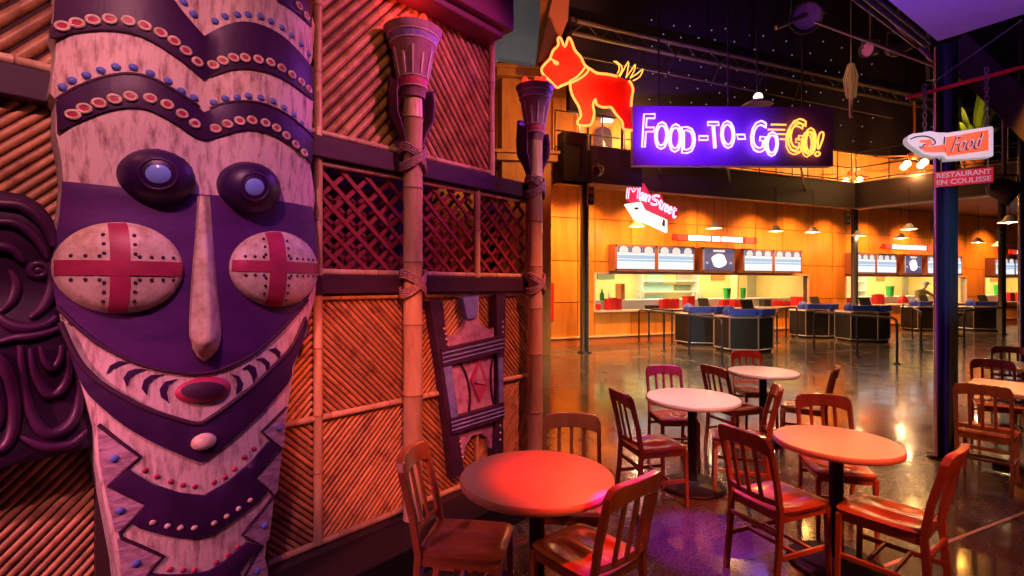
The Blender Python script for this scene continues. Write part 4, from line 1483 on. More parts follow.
# ---------------------------------------------------------------- mezzanine
c0 = FF.hit(557, 200)[0]
c1 = FF.hit(855, 200)[0]
A = FF.pt(c0, 0); Cn = FF.pt(c1, 0)
E = Vector((16.4, 9.2, 0))
ZU, ZL = 4.90, 4.12
mz = MB()
fbox(FF, mz, c0, c1, ZL, ZU + .0, -.25, 0)
d2 = (E - Cn).normalized()
F2 = Frame((Cn.x, Cn.y), (d2.x, d2.y))
L2 = (E - Cn).length
fbox(F2, mz, 0, L2, ZL, ZU, -.25, 0)
ring = [A + Vector((0, .1, 4.56)), Cn + Vector((0, .05, 4.56)), E + Vector((0, 0, 4.56)), Vector((32, 9.2, 4.56)), BF.pt(34, 4.56, 0), BF.pt((BF.hit(557, 200)[0]), 4.56, 0)]
mz.prism(ring, (0, 0, .3))
mezz = struct('mezzanine_floor', mz, M['fascia'])
# handrail along both edges
mb = MB()
for fr, t0, t1, k in ((FF, c0, c1, 16), (F2, 0.0, L2, 10)):
    for z in (5.02, 5.42, 5.9):
        mb.tube([fr.pt(t0, z, -.1), fr.pt(t1, z, -.1)], .018, 6)
    for q in range(k + 1):
        tt = t0 + (t1 - t0) * q / k
        mb.tube([fr.pt(tt, ZU, -.1), fr.pt(tt, 5.9, -.1)], .018, 6)
obj('handrail', mb, M['steel_dark'], mezz)
mb = MB(); fbox(FF, mb, c0, c1, ZU - .01, ZU + .03, -.28, .03); fbox(F2, mb, 0, L2, ZU - .01, ZU + .03, -.28, .03)
fbox(F2, mb, 0, L2, ZL - .03, ZL + .01, -.28, .03)
obj('edge_strip', mb, M['grey_steel'], mezz)
# steel posts carrying the mezzanine
for px, py, r, lb in ((584.5, 352, .11, 'slim black steel post at the left end of the mezzanine'), (854.5, 332, .10, 'slim black steel post below the mezzanine corner'),
                      (1002, 328, .10, 'slim black steel post near the right edge below the mezzanine')):
    if px < 600:
        p = FF.pt(FF.hit(px, 200, -.12)[0], 0, -.12)
    elif px < 900:
        p = FF.pt(FF.hit(px, 200, -.12)[0], 0, -.12)
    else:
        p = Vector(((px - 512) / FPX * 17.0, 17.0, 0))
    mb = MB(); mb.lathe([(r * 1.6, 0), (r * 1.6, .03), (r, .035), (r, ZL + (.44 if px > 900 else 0))], p, 16)
    tag(obj('steel_post', mb, M['black'], None), lb, 'post')
# small wall speakers on the posts
for px, py in ((590.5, 196), (846.5, 218), (1000, 235)):
    Y = 11.9 if px < 600 else (15.6 if px < 900 else 16.8)
    c = P3(px, py, Y)
    mb = MB(); mb.box(c, (.14, .16, .42)); o = MB()
    s = tag(obj('wall_speaker', mb, M['black'], None, .01), {590.5: 'black box speaker on the left mezzanine post', 846.5: 'black box speaker beside the corner post', 1000: 'black box speaker near the right edge'}[px], 'speaker')
    mb = MB(); mb.lathe([(.05, 0), (.045, .012)], (0, 0, 0), 12, M=Matrix.Translation(c + Vector((0, -.08, .08))) @ Matrix.Rotation(PI / 2, 4, 'X'))
    mb.lathe([(.05, 0), (.045, .012)], (0, 0, 0), 12, M=Matrix.Translation(c + Vector((0, -.08, -.09))) @ Matrix.Rotation(PI / 2, 4, 'X'))
    obj('cone', mb, M['grey_steel'], s)

# upstairs: warm lit room behind the rail
upl = MB()
fbox(BF, upl, BF.hit(640, 150)[0], 30, 6.55, 6.7, 0, 1.35)
struct('upper_soffit', upl, M['pillar_wood'])
k = 0
for px in (700, 760, 810, 862, 874, 900, 925, 960, 1000):
    t = BF.hit(px, 150, 1.2)[0]
    p = BF.pt(t, 6.54, 1.2)
    mb = MB(); mb.lathe([(.09, -.05), (.10, 0)], p, 12)
    tag(obj('ceiling_light', mb, M['bulb_white'], None), 'small warm downlight under the upper soffit', 'light', 'downlights in the upstairs room')
for px in (660, 730, 800, 860, 905, 950, 1000):
    t = BF.hit(px, 150, 1.0)[0]
    point(BF.pt(t, 6.0, 1.2), (1.0, .45, .10), 95, .1)
# arched purple door panel with a flame on the left part upstairs, and its wall
LW = Frame((0, 13.0), (1, .1))
mb = MB()
a = LW.hit(553, 150)[0]; b = LW.hit(650, 150)[0]
fbox(LW, mb, a, b, 4.86, 6.6, -.1, 0); lw = struct('upper_wall_left', mb, M['pillar_wood'])
a, z0 = LW.hit(594, 168, .03); b, z1 = LW.hit(612, 127, .03)
ring = [LW.pt(x, z, .01) for x, z in [(a, z0), (b, z0), (b, z1 - .25), (b - .06, z1 - .08), (b - .2, z1), (a + .2, z1), (a + .06, z1 - .08), (a, z1 - .25)]]
mb = MB(); mb.prism(ring, LW.nv * .05)
d = tag(obj('door_panel', mb, M['carving_dark'], None), 'arched violet door panel with a white flame mark upstairs below the neon dog', 'door')
fl = [(603, 140), (605.5, 144), (604.5, 147), (607, 146), (606.5, 149), (603, 151), (600, 149.5), (599.5, 146.5), (602, 147), (601.5, 143)]
mb = MB(); mb.prism([LW.on(x, y, .062) for x, y in fl], LW.nv * .006); obj('flame_mark', mb, M['letter_white'], d)
p = LW.on(607, 120, .1)
mb = MB(); mb.box(p, (.30, .1, .11)); tag(obj('exit_light', mb, M['white_glow'], None, .01), 'small white glowing lamp box above the arched violet door', 'light')
point(LW.pt(LW.hit(627, 140)[0], 5.6, .8), (1.0, .50, .12), 150, .1)
point(LW.pt(LW.hit(575, 140)[0], 5.6, .9), (1.0, .40, .15), 45, .1)
mb = MB(); fbox(LW, mb, LW.hit(577, 150)[0], LW.hit(584, 150)[0], 4.9, 6.2, .01, .06); tag(obj('lit_strip', mb, em('amber_panel', (1, .35, .05), .9), None), 'narrow amber lit wall strip left of the arched violet door', 'light')


# unseen warm spots added under the mezzanine to wash the orange wall
for i, px in enumerate((556, 600, 655, 716, 776, 813, 850, 890, 930, 975, 1010)):
    t = BF.hit(px, 240, .9)[0]
    spot(BF.pt(t, 4.5, 1.15), BF.pt(t, .9, .05), (1.0, .385, .085), 720, 104, .9, .10)


def pendant(px, py, Y, label):
    c = P3(px, py, Y)
    s = thing('pendant_lamp', label, 'lamp', c, 0, 'white pendant lamps along the hatches')
    mb = MB()
    mb.lathe([(.03, .16), (.07, .15), (.10, .07), (.21, .0), (.215, -.015), (.205, -.015), (.09, .06), (.03, .12)], c, 20)
    obj('shade', mb, M['white'], s)
    mb = MB(); mb.sphere(c + Vector((0, 0, .015)), .055, 10, 8); obj('bulb', mb, M['bulb_white'], s)
    mb = MB(); mb.tube([c + Vector((0, 0, .16)), Vector((c.x, c.y, 4.56))], .008, 5); obj('cord', mb, M['soft_black'], s)
    point(c + Vector((0, 0, -.06)), (1.0, .62, .28), 26, .05)


for px, py, lb in ((637, 226, 'leftmost pendant, just below the white arrow sign'), (714, 228, 'pendant above the left end of the poster light box'), (776, 231, 'pendant above the right double menu screen'),
                   (813, 232, 'pendant over the bare orange wall between two hatches'), (858, 235.5, 'pendant right beside the corner post'),
                   (909, 229, 'larger pendant above the shorter red and white sign'), (901, 238, 'lower pendant at the left end of the shorter red and white sign'),
                   (978, 242, 'small pendant right of the black column'), (999, 245, 'low pendant near the right edge of the picture'), (1009, 222, 'nearest pendant, high by the right edge')):
    Yp = {1009: 12.0, 909: 14.5}.get(px)
    if Yp is None:
        t = BF.hit(px, py, 1.6)[0]
        Yp = BF.pt(t, 0, 1.6).y
    if px == 637:
        Yp = 13.4
    pendant(px, py, Yp, lb)


# ---------------------------------------------------------------- neon signs
def text_loops(body, shear=0.0):
    cu = bpy.data.curves.new('lettering', 'FONT')
    cu.body = body
    cu.fill_mode = 'NONE'
    cu.resolution_u = 3
    cu.shear = shear
    o = bpy.data.objects.new('lettering', cu)
    COL.objects.link(o)
    dg = bpy.context.evaluated_depsgraph_get()
    me = bpy.data.meshes.new_from_object(o.evaluated_get(dg))
    vs = [v.co.copy() for v in me.vertices]
    nb = {}
    for e in me.edges:
        a, b = e.vertices
        nb.setdefault(a, []).append(b); nb.setdefault(b, []).append(a)
    seen, loops = set(), []
    for s in nb:
        if s in seen:
            continue
        lp, cur = [], s
        while cur is not None and cur not in seen:
            seen.add(cur); lp.append(cur)
            nx = [q for q in nb[cur] if q not in seen]
            cur = nx[0] if nx else None
        loops.append([(vs[i].x, vs[i].y) for i in lp])
    bpy.data.objects.remove(o)
    bpy.data.curves.remove(cu)
    bpy.data.meshes.remove(me)
    return loops


def text_mesh(body, shear=0.0, bold=0.0, depth=.004, space=1.0):
    cu = bpy.data.curves.new('lettering', 'FONT')
    cu.body = body
    cu.extrude = depth
    cu.offset = bold
    cu.resolution_u = 3
    cu.shear = shear
    cu.space_character = space
    o = bpy.data.objects.new('lettering', cu)
    COL.objects.link(o)
    dg = bpy.context.evaluated_depsgraph_get()
    me = bpy.data.meshes.new_from_object(o.evaluated_get(dg))
    vs = [v.co.copy() for v in me.vertices]
    fs = [tuple(p.vertices) for p in me.polygons]
    bpy.data.objects.remove(o)
    bpy.data.curves.remove(cu)
    bpy.data.meshes.remove(me)
    return vs, fs


def glyph(parent, ch, px0, px1, py0, py1, mat, n=.10, r=.020, name='neon_letter', lean=0.0):
    loops = text_loops(ch)
    xs = [p[0] for l in loops for p in l]; ys = [p[1] for l in loops for p in l]
    x0, x1, y0, y1 = min(xs), max(xs), min(ys), max(ys)
    mb = MB()
    for l in loops:
        pts = []
        for x, y in l:
            fx, fy = (x - x0) / max(1e-6, x1 - x0), (y - y0) / max(1e-6, y1 - y0)
            pts.append(SF.on(px0 + (px1 - px0) * fx + lean * (fy - .5), py1 + (py0 - py1) * fy, n))
        mb.tube(pts, r, 6, closed=True)
    obj(name, mb, M[mat], parent)


a, z0 = SF.hit(633, 165); b, z1 = SF.hit(833.5, 107)
SG = thing('neon_sign', 'dark board with violet and amber neon words FOOD-TO-GO-GO!', 'sign', SF.pt(a, z0, 0), SF.rotz())
mb = MB(); fbox(SF, mb, a, b, z0, z1, -.22, 0); obj('sign_board', mb, M['sign_board'], SG, .01)
for px in (660, 730, 805):
    mb = MB()
    t = SF.hit(px, 130)[0]
    mb.tube([SF.pt(t, z1, -.1), SF.pt(t, 7.8, -.1)], .02, 6)
    mb.tube([SF.pt(t, z0 + .2, -.2), FF.pt(FF.hit(px, 160)[0], z0 + .2, 0)], .03, 6)
    obj('bracket', mb, M['steel_dark'], SG)
for ch, x0, x1, y0, y1, mt, ln in (('F', 643, 654, 114, 147, 'neon_violet', 2), ('O', 655, 668, 122, 149, 'neon_violet', 1), ('O', 669, 681.5, 124, 152, 'neon_violet', 1), ('D', 682, 695, 127, 153, 'neon_violet', 0),
                                   ('-', 699, 708, 136, 140, 'neon_violet', 0), ('T', 708.5, 719.5, 122, 148, 'neon_violet', -2), ('O', 721, 734.5, 121, 148, 'neon_violet', -1), ('-', 737.5, 745, 134.5, 139, 'neon_violet', -1),
                                   ('G', 751, 765.5, 121, 152, 'neon_violet', 2), ('O', 766, 778, 132, 156, 'neon_violet', 1), ('G', 788, 805, 119, 152, 'neon_yellow', 3), ('O', 804.5, 816, 128, 155, 'neon_yellow', 1),
                                   ('!', 817, 822, 132, 156, 'neon_yellow', 5)):
    glyph(SG, ch, x0, x1, y0, y1, mt, lean=ln)
glyph(SG, 'G', 786, 802, 122, 154.5, 'neon_yellow', .06, .014, lean=3)
glyph(SG, 'O', 801.5, 813, 131, 157, 'neon_yellow', .06, .014, lean=1)
mb = MB()
for x0, x1, y in ((771, 786, 124.5), (768, 785, 129.5), (778, 786, 134), (780, 786, 139)):
    mb.tube([SF.on(x0, y, .1), SF.on(x1, y + .3, .1)], .018, 6)
obj('speed_line', mb, M['neon_yellow'], SG)

# the dog
DF = Frame((0, 10.6), (1, .03))
DGc = lambda pts: [(530 + x / 5.24, 30 + y / 5.24) for x, y in pts]
dpos = DF.on(595, 132, 0)
DOG = thing('neon_dog', 'red and yellow neon outline of a terrier standing on the parapet', 'sign', dpos, 0)
body = DGc([(60, 210), (75, 182), (105, 150), (120, 110), (148, 80), (146, 45), (160, 42), (183, 88), (200, 42), (216, 55), (235, 105), (265, 140), (288, 185), (320, 207), (352, 226), (400, 231), (460, 243), (514, 264), (538, 310), (530, 400), (535, 470),
            (538, 524), (490, 520), (484, 482), (450, 440), (425, 405), (385, 405), (350, 390), (343, 372), (330, 392), (336, 440), (322, 490), (300, 502), (255, 497), (249, 478), (267, 450), (255, 400), (226, 350), (212, 305), (213, 272), (165, 291), (140, 301), (105, 266), (75, 240)])
mb = MB(); mb.prism([DF.on(x, y, 0) for x, y in body], DF.nv * -.10); obj('dog_board', mb, M['dog_board'], DOG)


def neon(path, parent, fr, n, r, mat, closed=False, name='neon_tube', k=3):
    mb = MB(); mb.tube([fr.on(x, y, n) for x, y in cr(path, k, closed)], r, 7, closed=closed)
    return obj(name, mb, M[mat], parent)


neon(DGc([(213, 272), (165, 291), (140, 301), (105, 266), (75, 240), (60, 210), (75, 182), (105, 150), (120, 110), (148, 80), (146, 47), (160, 42), (183, 88), (200, 42), (216, 55), (235, 105), (265, 140), (288, 185), (320, 207), (352, 226), (400, 231), (458, 243)]), DOG, DF, .06, .026, 'neon_red')
neon(DGc([(213, 272), (212, 305), (226, 350), (255, 400), (267, 450), (249, 478), (255, 497), (300, 502), (322, 490), (336, 440), (330, 392), (343, 362), (350, 390), (385, 405), (425, 405), (450, 440), (484, 482), (490, 518), (536, 525)]), DOG, DF, .06, .026, 'neon_red')
neon(DGc([(518, 266), (532, 285), (540, 315), (534, 350), (530, 400)]), DOG, DF, .06, .026, 'neon_red')
neon(DGc([(207, 268), (240, 250), (275, 215), (292, 190), (305, 200), (300, 222), (265, 252), (218, 276)]), DOG, DF, .06, .022, 'neon_red', name='neon_collar')
neon(DGc([(105, 150), (125, 160), (147, 172), (140, 180), (122, 166)]), DOG, DF, .06, .020, 'neon_red', name='neon_eye')
for P in ([(438, 163), (462, 180), (468, 205), (458, 228)], [(448, 163), (476, 185), (482, 210), (465, 240)], [(470, 245), (490, 210), (516, 165), (512, 210), (503, 250)],
          [(503, 250), (530, 212), (552, 180), (545, 215), (525, 252)], [(525, 252), (560, 230), (592, 205), (575, 245), (540, 266)]):
    neon(DGc(P), DOG, DF, .06, .013, 'neon_yellow', name='neon_tail')
mb = MB()
for px, py in ((588, 130), (622, 130)):
    mb.tube([DF.on(px, py - 5, -.08), DF.on(px, 150, -.08)], .03, 6)
obj('leg_bracket', mb, M['steel_dark'], DOG)
p = DF.on(597, 95, .7)
point(p, (1.0, .06, .02), 60, .3)  # unseen point lamp strengthening the neon dog's red glow

# small parapet under the dog
mb = MB()
a = FF.hit(557, 150)[0]; b = FF.hit(634, 150)[0]
fbox(FF, mb, a, b, ZL, 5.02, .0, .35); fbox(FF, mb, a, a + (b - a) * .34, ZL, 5.28, .0, .35)
obj('parapet', mb, M['soft_black'], mezz, .01)

# pink script above a white arrow
AF = Frame((0, 12.3), (1, .12))
cS = lambda x, y: (615 + x / 8.225, 170 + y / 8.225)
ARW = thing('arrow_sign', 'pink neon script above a glowing white slanted arrow panel', 'sign', AF.on(650, 226, 0), AF.rotz())
mb = MB()
ar = [cS(*q) for q in ((85, 280), (215, 262), (250, 330), (430, 410), (430, 515), (290, 450), (185, 408), (165, 405))]
mb.prism([AF.on(x, y, 0) for x, y in ar], AF.nv * -.1); obj('arrow_panel', mb, M['arrow_white'], ARW)
for q in (((150, 310), (185, 305), (200, 320), (170, 330)), ((395, 400), (412, 415), (410, 470), (385, 455))):
    mb = MB(); mb.prism([AF.on(*cS(*w), .004) for w in q], AF.nv * .004); obj('grey_mark', mb, M['grey_door'], ARW)
for ch, q in (('M', (100, 100, 205, 235)), ('a', (205, 185, 238, 250)), ('i', (240, 195, 252, 255)), ('n', (255, 205, 288, 262)), ('S', (300, 205, 365, 290)), ('t', (362, 245, 388, 320)),
              ('r', (390, 275, 410, 330)), ('e', (408, 285, 436, 345)), ('e', (438, 300, 466, 360)), ('t', (468, 305, 505, 395))):
    x0, y0 = cS(q[0], q[1]); x1, y1 = cS(q[2], q[3])
    loops = text_loops(ch)
    xs = [p_[0] for l in loops for p_ in l]; ys = [p_[1] for l in loops for p_ in l]
    mb = MB()
    for l in loops:
        mb.tube([AF.on(x0 + (x1 - x0) * (x - min(xs)) / (max(xs) - min(xs)) + 1.5 * ((y - min(ys)) / (max(ys) - min(ys)) - .5), y1 + (y0 - y1) * (y - min(ys)) / (max(ys) - min(ys)), .08) for x, y in l], .014, 5, closed=True)
    obj('neon_letter', mb, M['neon_pink'], ARW)
mb = MB(); mb.tube([AF.on(650, 200, -.06), AF.pt(AF.hit(650, 200, -.06)[0], 4.13, -.06)], .02, 6); obj('hanger', mb, M['steel_dark'], ARW)
ring = [AF.on(*cS(*q), -.12) for q in ((90, 95), (240, 110), (290, 195), (380, 200), (400, 265), (520, 320), (510, 400), (430, 400), (250, 320), (95, 250))]
mb = MB(); mb.prism(ring, AF.nv * -.05); obj('script_board', mb, M['script_pink'], ARW)  # added board whose pink carries the glow of the script

# ---------------------------------------------------------------- overhead: star lights, truss, stage lamps
ST = MB()
mb = MB()
rs = random.Random(11)
cnt = 0
star = thing('star_curtain', 'black curtain pricked with tiny violet pin lights behind the neon signs', 'curtain', FF.pt(c0 + 3, 6.0, -.16), FF.rotz())
mb = MB(); fbox(FF, mb, FF.hit(572, 150)[0], c1 + 6, 5.96, 11.2, -.17, -.14); obj('curtain_cloth', mb, M['backdrop'], star)
for i in range(13):
    for j in range(8):
        if cnt >= 96:
            break
        px = 652 + i * 19 + (j % 2) * 9 + rs.uniform(-3, 3)
        py = 18 + j * 13 + (px - 640) * .14 + rs.uniform(-3, 3)
        t, z = FF.hit(px, py, -.12)
        if z < 6.05 or z > 11:
            continue
        mb = MB(); mb.sphere(FF.pt(t, z, -.125), .018, 6, 4)
        obj('pin_light', mb, M['star'], star)
        cnt += 1
tr = thing('lighting_truss', 'long grey steel lighting truss crossing in front of the star curtain', 'truss', FF.pt(c0 + 4, 7.7, .5), FF.rotz())
for z, n, nm in ((7.95, .3, 'upper_chord'), (7.62, .3, 'lower_chord'), (7.78, .55, 'front_chord')):
    mb = MB(); mb.tube([FF.pt(FF.hit(574, 50, .4)[0], z, n), FF.pt(c1 + 7, z, n)], .055, 8); obj(nm, mb, M['grey_steel'], tr)
mb = MB()
for q in range(26):
    a = FF.hit(574, 50, .4)[0] + q * .75
    mb.tube([FF.pt(a, 7.62, .3), FF.pt(a + .37, 7.95, .3), FF.pt(a + .75, 7.62, .3)], .018, 5)
    mb.tube([FF.pt(a, 7.78, .55), FF.pt(a + .37, 7.95, .3)], .018, 5)
obj('web_bars', mb, M['grey_steel'], tr)
mb = MB(); mb.tube([FF.pt(FF.hit(574, 50, .4)[0], 7.0, .5), FF.pt(c1 + 1, 6.95, .5)], .022, 6); obj('thin_rail', mb, M['grey_steel'], tr)
for px in (672, 715, 757, 793):
    t = FF.hit(px, 50)[0]
    mb = MB(); mb.tube([FF.pt(t, 7.75, .35), FF.pt(t - .3, 7.5, .5), FF.pt(t - .62, 6.9, .5)], .02, 6)
    obj('hook_arm', mb, M['grey_steel'], tr)
mb = MB()
for px in (700, 742, 780, 860, 905):
    t = FF.hit(px, 50)[0]
    mb.tube([FF.pt(t, 7.9, .3), FF.pt(t, 11.9, .3)], .025, 6)
obj('drop_rod', mb, M['steel_dark'], tr)


def hang_lamp(px, py, Y, label, r=.34):
    c = P3(px, py, Y)
    s = thing('hanging_lamp', label, 'lamp', c, 0)
    mb = MB(); mb.lathe([(r * .2, .16), (r * .5, .1), (r, 0), (r * .96, -.02), (r * .4, .06)], c, 20); obj('shade', mb, M['grey_steel'], s)
    mb = MB(); mb.sphere(c + Vector((0, -.05, .16)), .10, 10, 8); obj('bulb', mb, M['bulb_white'], s)
    mb = MB(); mb.tube([c + Vector((0, 0, .2)), Vector((c.x, c.y, 7.6))], .02, 5); obj('rod', mb, M['steel_dark'], s)


hang_lamp(757, 105, 11.6, 'bare bulb over a flat shade just above the neon word sign')


def par(px, py, Y, label, size=.25, gel='fixture_purple', aim=(-.5, -.6, -.6), up=9.0):
    c = P3(px, py, Y)
    s = thing('stage_light', label, 'stage light', c, 0, 'stage lights on the ceiling rig')
    q = Vector(aim).normalized().to_track_quat('Z', 'Y').to_matrix().to_4x4()
    MM = Matrix.Translation(c) @ q
    mb = MB(); mb.lathe([(size * .35, -size * 1.1), (size * .8, -size * .7), (size * .9, size * .3), (size, size * .9), (size * .94, size * .9), (size * .8, size * .3)], n=18, M=MM)
    obj('can', mb, M['soft_black'], s)
    mb = MB(); mb.lathe([(size * .82, size * .5), (size * .82, size * .56)], n=18, M=MM); obj('gel', mb, M[gel], s)
    mb = MB(); mb.tube([c + Vector((-size * 1.1, 0, 0)), c + Vector((-size * 1.1, 0, size * 1.2)), c + Vector((size * 1.1, 0, size * 1.2)), c + Vector((size * 1.1, 0, 0))], .02, 6)
    mb.tube([c + Vector((0, 0, size * 1.2)), Vector((c.x, c.y, max(up, c.z + size * 1.3)))], .025, 6)
    obj('yoke', mb, M['grey_steel'], s)


par(808, 14, 10.5, 'violet stage light at the very top of the picture', .32, up=8.0)
par(871, 49, 9.5, 'black stage light with a magenta gel in the middle of the upper right', .15, 'pink_gel', (-.9, -.3, -.2), 7.2)
par(899, 45, 9.5, 'grey stage light pointing up right beside the magenta one', .20, 'soft_black', (.8, -.3, .5), 7.2)
par(1004, 190, 6.5, 'black stage light hanging at the right below the red plate', .16, 'white', (.5, -.5, -.5), 4.1)
par(598, 172, 11.2, 'small stage light on the dark parapet left of the pink script', .10, 'soft_black', (-.6, -.6, 0), 4.4)
# ceiling pipes
for (p0, p1, r, lb) in (((776, 28, 10.4), (812, 12, 10.4), .05, 'short thick ceiling pipe left of the violet stage light'), ((815, 22, 10), (935, 66, 8.5), .03, 'ceiling pipe running down to the right past the stage lights'),
                        ((872, 0, 6.2), (936, 62, 5.2), .03, 'thin pipe along the edge of the violet canopy')):
    mb = MB(); mb.tube([P3(*p0), P3(*p1)], r, 8)
    tag(obj('ceiling_pipe', mb, M['grey_steel'], None), lb, 'pipe')
# straw figure hanging from the rig
c = P3(851, 70, 10.0)
s = thing('straw_bundle', 'hanging straw bundle that narrows to a pale stick, right of the neon sign', 'decoration', c, 0)
mb = MB()
rs = random.Random(4)
for i in range(60):
    a = rs.uniform(0, 2 * PI); rr = rs.uniform(.02, .13)
    u = Vector((math.cos(a), math.sin(a), 0)) * rr
    mb.tube([c + Vector((0, 0, .12)) + u * .4, c + Vector((0, 0, -.15)) + u, c + Vector((0, 0, -rs.uniform(.35, .6))) + u * .7], .008, 4)
obj('straw', mb, M['straw'], s)
mb = MB(); mb.tube([c + Vector((0, 0, .1)), c + Vector((0, 0, -.95))], [.04, .035], 8); mb.tube([c + Vector((0, 0, .1)), c + Vector((0, 0, 2.6))], .008, 5); obj('stick', mb, M['straw'], s)


# ceiling fans with clusters of bulbs upstairs
def fan(px, py, Y, label, bl=1.0):
    c = P3(px, py, Y)
    s = thing('ceiling_fan', label, 'ceiling fan', c, 0, 'ceiling fans with bulb clusters upstairs')
    mb = MB(); mb.lathe([(.05, -.1), (.14, -.06), (.15, .08), (.05, .14), (.03, .16), (.03, 1.6)], c, 16); obj('motor', mb, M['base_rail'], s)
    for k in range(5):
        a = 2 * PI * k / 5 + .5
        u = Vector((math.cos(a), math.sin(a), 0)); v = Vector((-u.y, u.x, 0))
        mb = MB()
        ring = [c + u * (.16) + v * .04, c + u * .5 + v * .1, c + u * bl + v * .11, c + u * (bl + .05), c + u * bl - v * .09, c + u * .5 - v * .08, c + u * .16 - v * .04]
        mb.prism(ring, (0, 0, .015)); obj('blade', mb, M['base_rail'], s)
    for k in range(4):
        a = 2 * PI * k / 4 + .3
        q = c + Vector((math.cos(a) * .28, math.sin(a) * .28, -.25))
        mb = MB(); mb.sphere(q, .10, 10, 8); obj('bulb', mb, M['lamp'], s)
        mb = MB(); mb.tube([c + Vector((0, 0, -.05)), q + Vector((0, 0, .08))], .015, 5); obj('arm', mb, M['grey_steel'], s)
    point(c + Vector((0, 0, -.5)), (1.0, .5, .15), 60, .1)


fan(914, 156, 14.6, 'ceiling fan with glowing bulbs just left of the hand shaped sign')
fan(852, 174, 17.3, 'farther ceiling fan with glowing bulbs above the mezzanine corner')
# ---------------------------------------------------------------- round column, canopy, hanging food sign
cp = Vector(((945.5 - 512) / FPX * 4.85, 4.85, 0))
mb = MB()
mb.lathe([(.145, 0), (.145, .02), (.092, .025), (.092, 4.0)], cp, 40)
tag(obj('round_column', mb, M['column'], None), 'glossy black round column standing behind the right round table', 'column')
cp2 = Vector(((1027 - 512) / FPX * 7.2, 7.2, 0))
mb = MB(); mb.lathe([(.14, 0), (.14, .02), (.095, .025), (.095, 6.0)], cp2, 32)
tag(obj('round_column', mb, M['column'], None), 'second round column cut off by the right edge of the picture', 'column')
mb = MB()
Cc = Vector((4.02, 4.72, 3.98))
ring = [Cc, Cc + 2.6 * Vector((-1.02, -.71, 0)), Vector((2.4, 1.2, 3.98)), Vector((5.6, 1.2, 3.98)), Cc + 3.2 * Vector((.3, -.53, 0)) + Vector((.2, 0, 0))]
mb.prism(ring, (0, 0, .12))
can = struct('ceiling_canopy', mb, M['canopy'])
mb = MB()
u1 = Vector((-1.02, -.71, 0)).normalized(); nn = Vector((-u1.y, u1.x, 0))
for o_, r_ in ((.06, .014), (.11, .02), (.17, .012)):
    mb.tube([Cc + nn * -o_ + Vector((0, 0, .02)) - u1 * .05, Cc + nn * -o_ + Vector((0, 0, .02)) + u1 * 3.0], r_, 8)
obj('edge_pipe', mb, M['steel_dark'], can)
mb = MB()
mb.beam(P3(955, 45, 5.3), P3(1060, 150, 4.6), .10, .26)
mb.beam(P3(956, 72, 5.4), P3(1060, 172, 4.8), .03, .03)
tag(obj('steel_beam', mb, M['soft_black'], None), 'wide dark diagonal steel beam running down to the right behind the food sign', 'beam')
mb = MB(); mb.box(P3(1012, 38, 9.5) , (3.2, .1, 1.6))
tag(obj('upper_frame', mb, M['soft_black'], None), 'dark overhead frame between the round column and the right edge', 'frame')
mb = MB(); mb.tube([P3(906, 98, 4.6), P3(1080, 52, 4.1)], .018, 8)
rod = tag(obj('hanging_rod', mb, M['red'], None), 'slim red rod carrying the hand shaped food sign', 'rod')
mb = MB(); mb.tube([P3(918, 93, 4.55), P3(1022, 20, 4.15)], .004, 5)
tag(obj('stay_wire', mb, M['grey_steel'], None), 'thin stay wire rising to the right from the red rod', 'wire')

HF = Frame((0, 4.50), (1, -.30))
HS = thing('food_sign', 'hand shaped orange and white hanging sign reading Food', 'sign', HF.on(950, 160, 0), HF.rotz())
hs = lambda pts: [(890 + x / 5.76, 100 + y / 5.76) for x, y in pts]
outer = hs(cr([(98, 232), (104, 208), (135, 192), (180, 188), (230, 178), (272, 186), (318, 186)], 3) + [(330, 188), (590, 150), (597, 160), (597, 318), (590, 326), (340, 345)] + cr([(325, 345), (300, 322), (250, 325), (190, 312), (160, 290), (120, 262), (98, 240)], 3))
mb = MB(); mb.prism([HF.on(x, y, 0) for x, y in outer], HF.nv * -.07); obj('sign_body', mb, M['sign_white'], HS, .004)
mb = MB()
mb.prism([HF.on(x, y, .002) for x, y in hs([(325, 215), (565, 172), (565, 290), (333, 322), (318, 300)])], HF.nv * .006)
mb.prism([HF.on(x, y, .002) for x, y in hs([(170, 232), (232, 228), (245, 250), (215, 270), (280, 262), (312, 255), (314, 300), (250, 302), (205, 298), (180, 282), (200, 262), (215, 248), (178, 246)])], HF.nv * .006)
obj('orange_panel', mb, M['sign_orange'], HS)
mb = MB()
for P in (cr(hs([(118, 225), (150, 212), (200, 208), (245, 222), (262, 248), (235, 262)]), 3), cr(hs([(170, 268), (195, 285), (190, 262), (222, 250)]), 3), hs([(316, 212), (312, 255), (318, 300)])):
    mb.tube([HF.on(x, y, .004) for x, y in P], .0045, 5)
obj('finger_line', mb, M['sign_ink'], HS)


def text_on(parent, fr, body, q, mat, n, depth=.004, shear=0.0, bold=0.0, name='lettering', space=1.0):
    """q: four pixel corners (bl, br, tr, tl) of the written line"""
    vs, fs = text_mesh(body, shear, bold, depth, space)
    xs = [v.x for v in vs]; ys = [v.y for v in vs]
    x0, x1, y0, y1 = min(xs), max(xs), min(ys), max(ys)
    c = [Vector(fr.hit(x, y, n)) for x, y in q]
    out = []
    for v in vs:
        fx, fy = (v.x - x0) / (x1 - x0), (v.y - y0) / (y1 - y0)
        p = (c[0] * (1 - fx) + c[1] * fx) * (1 - fy) + (c[3] * (1 - fx) + c[2] * fx) * fy
        out.append(fr.pt(p.x, p.y, n + v.z + depth))
    mb = MB(); mb.add(out, fs)
    return obj(name, mb, M[mat], parent)


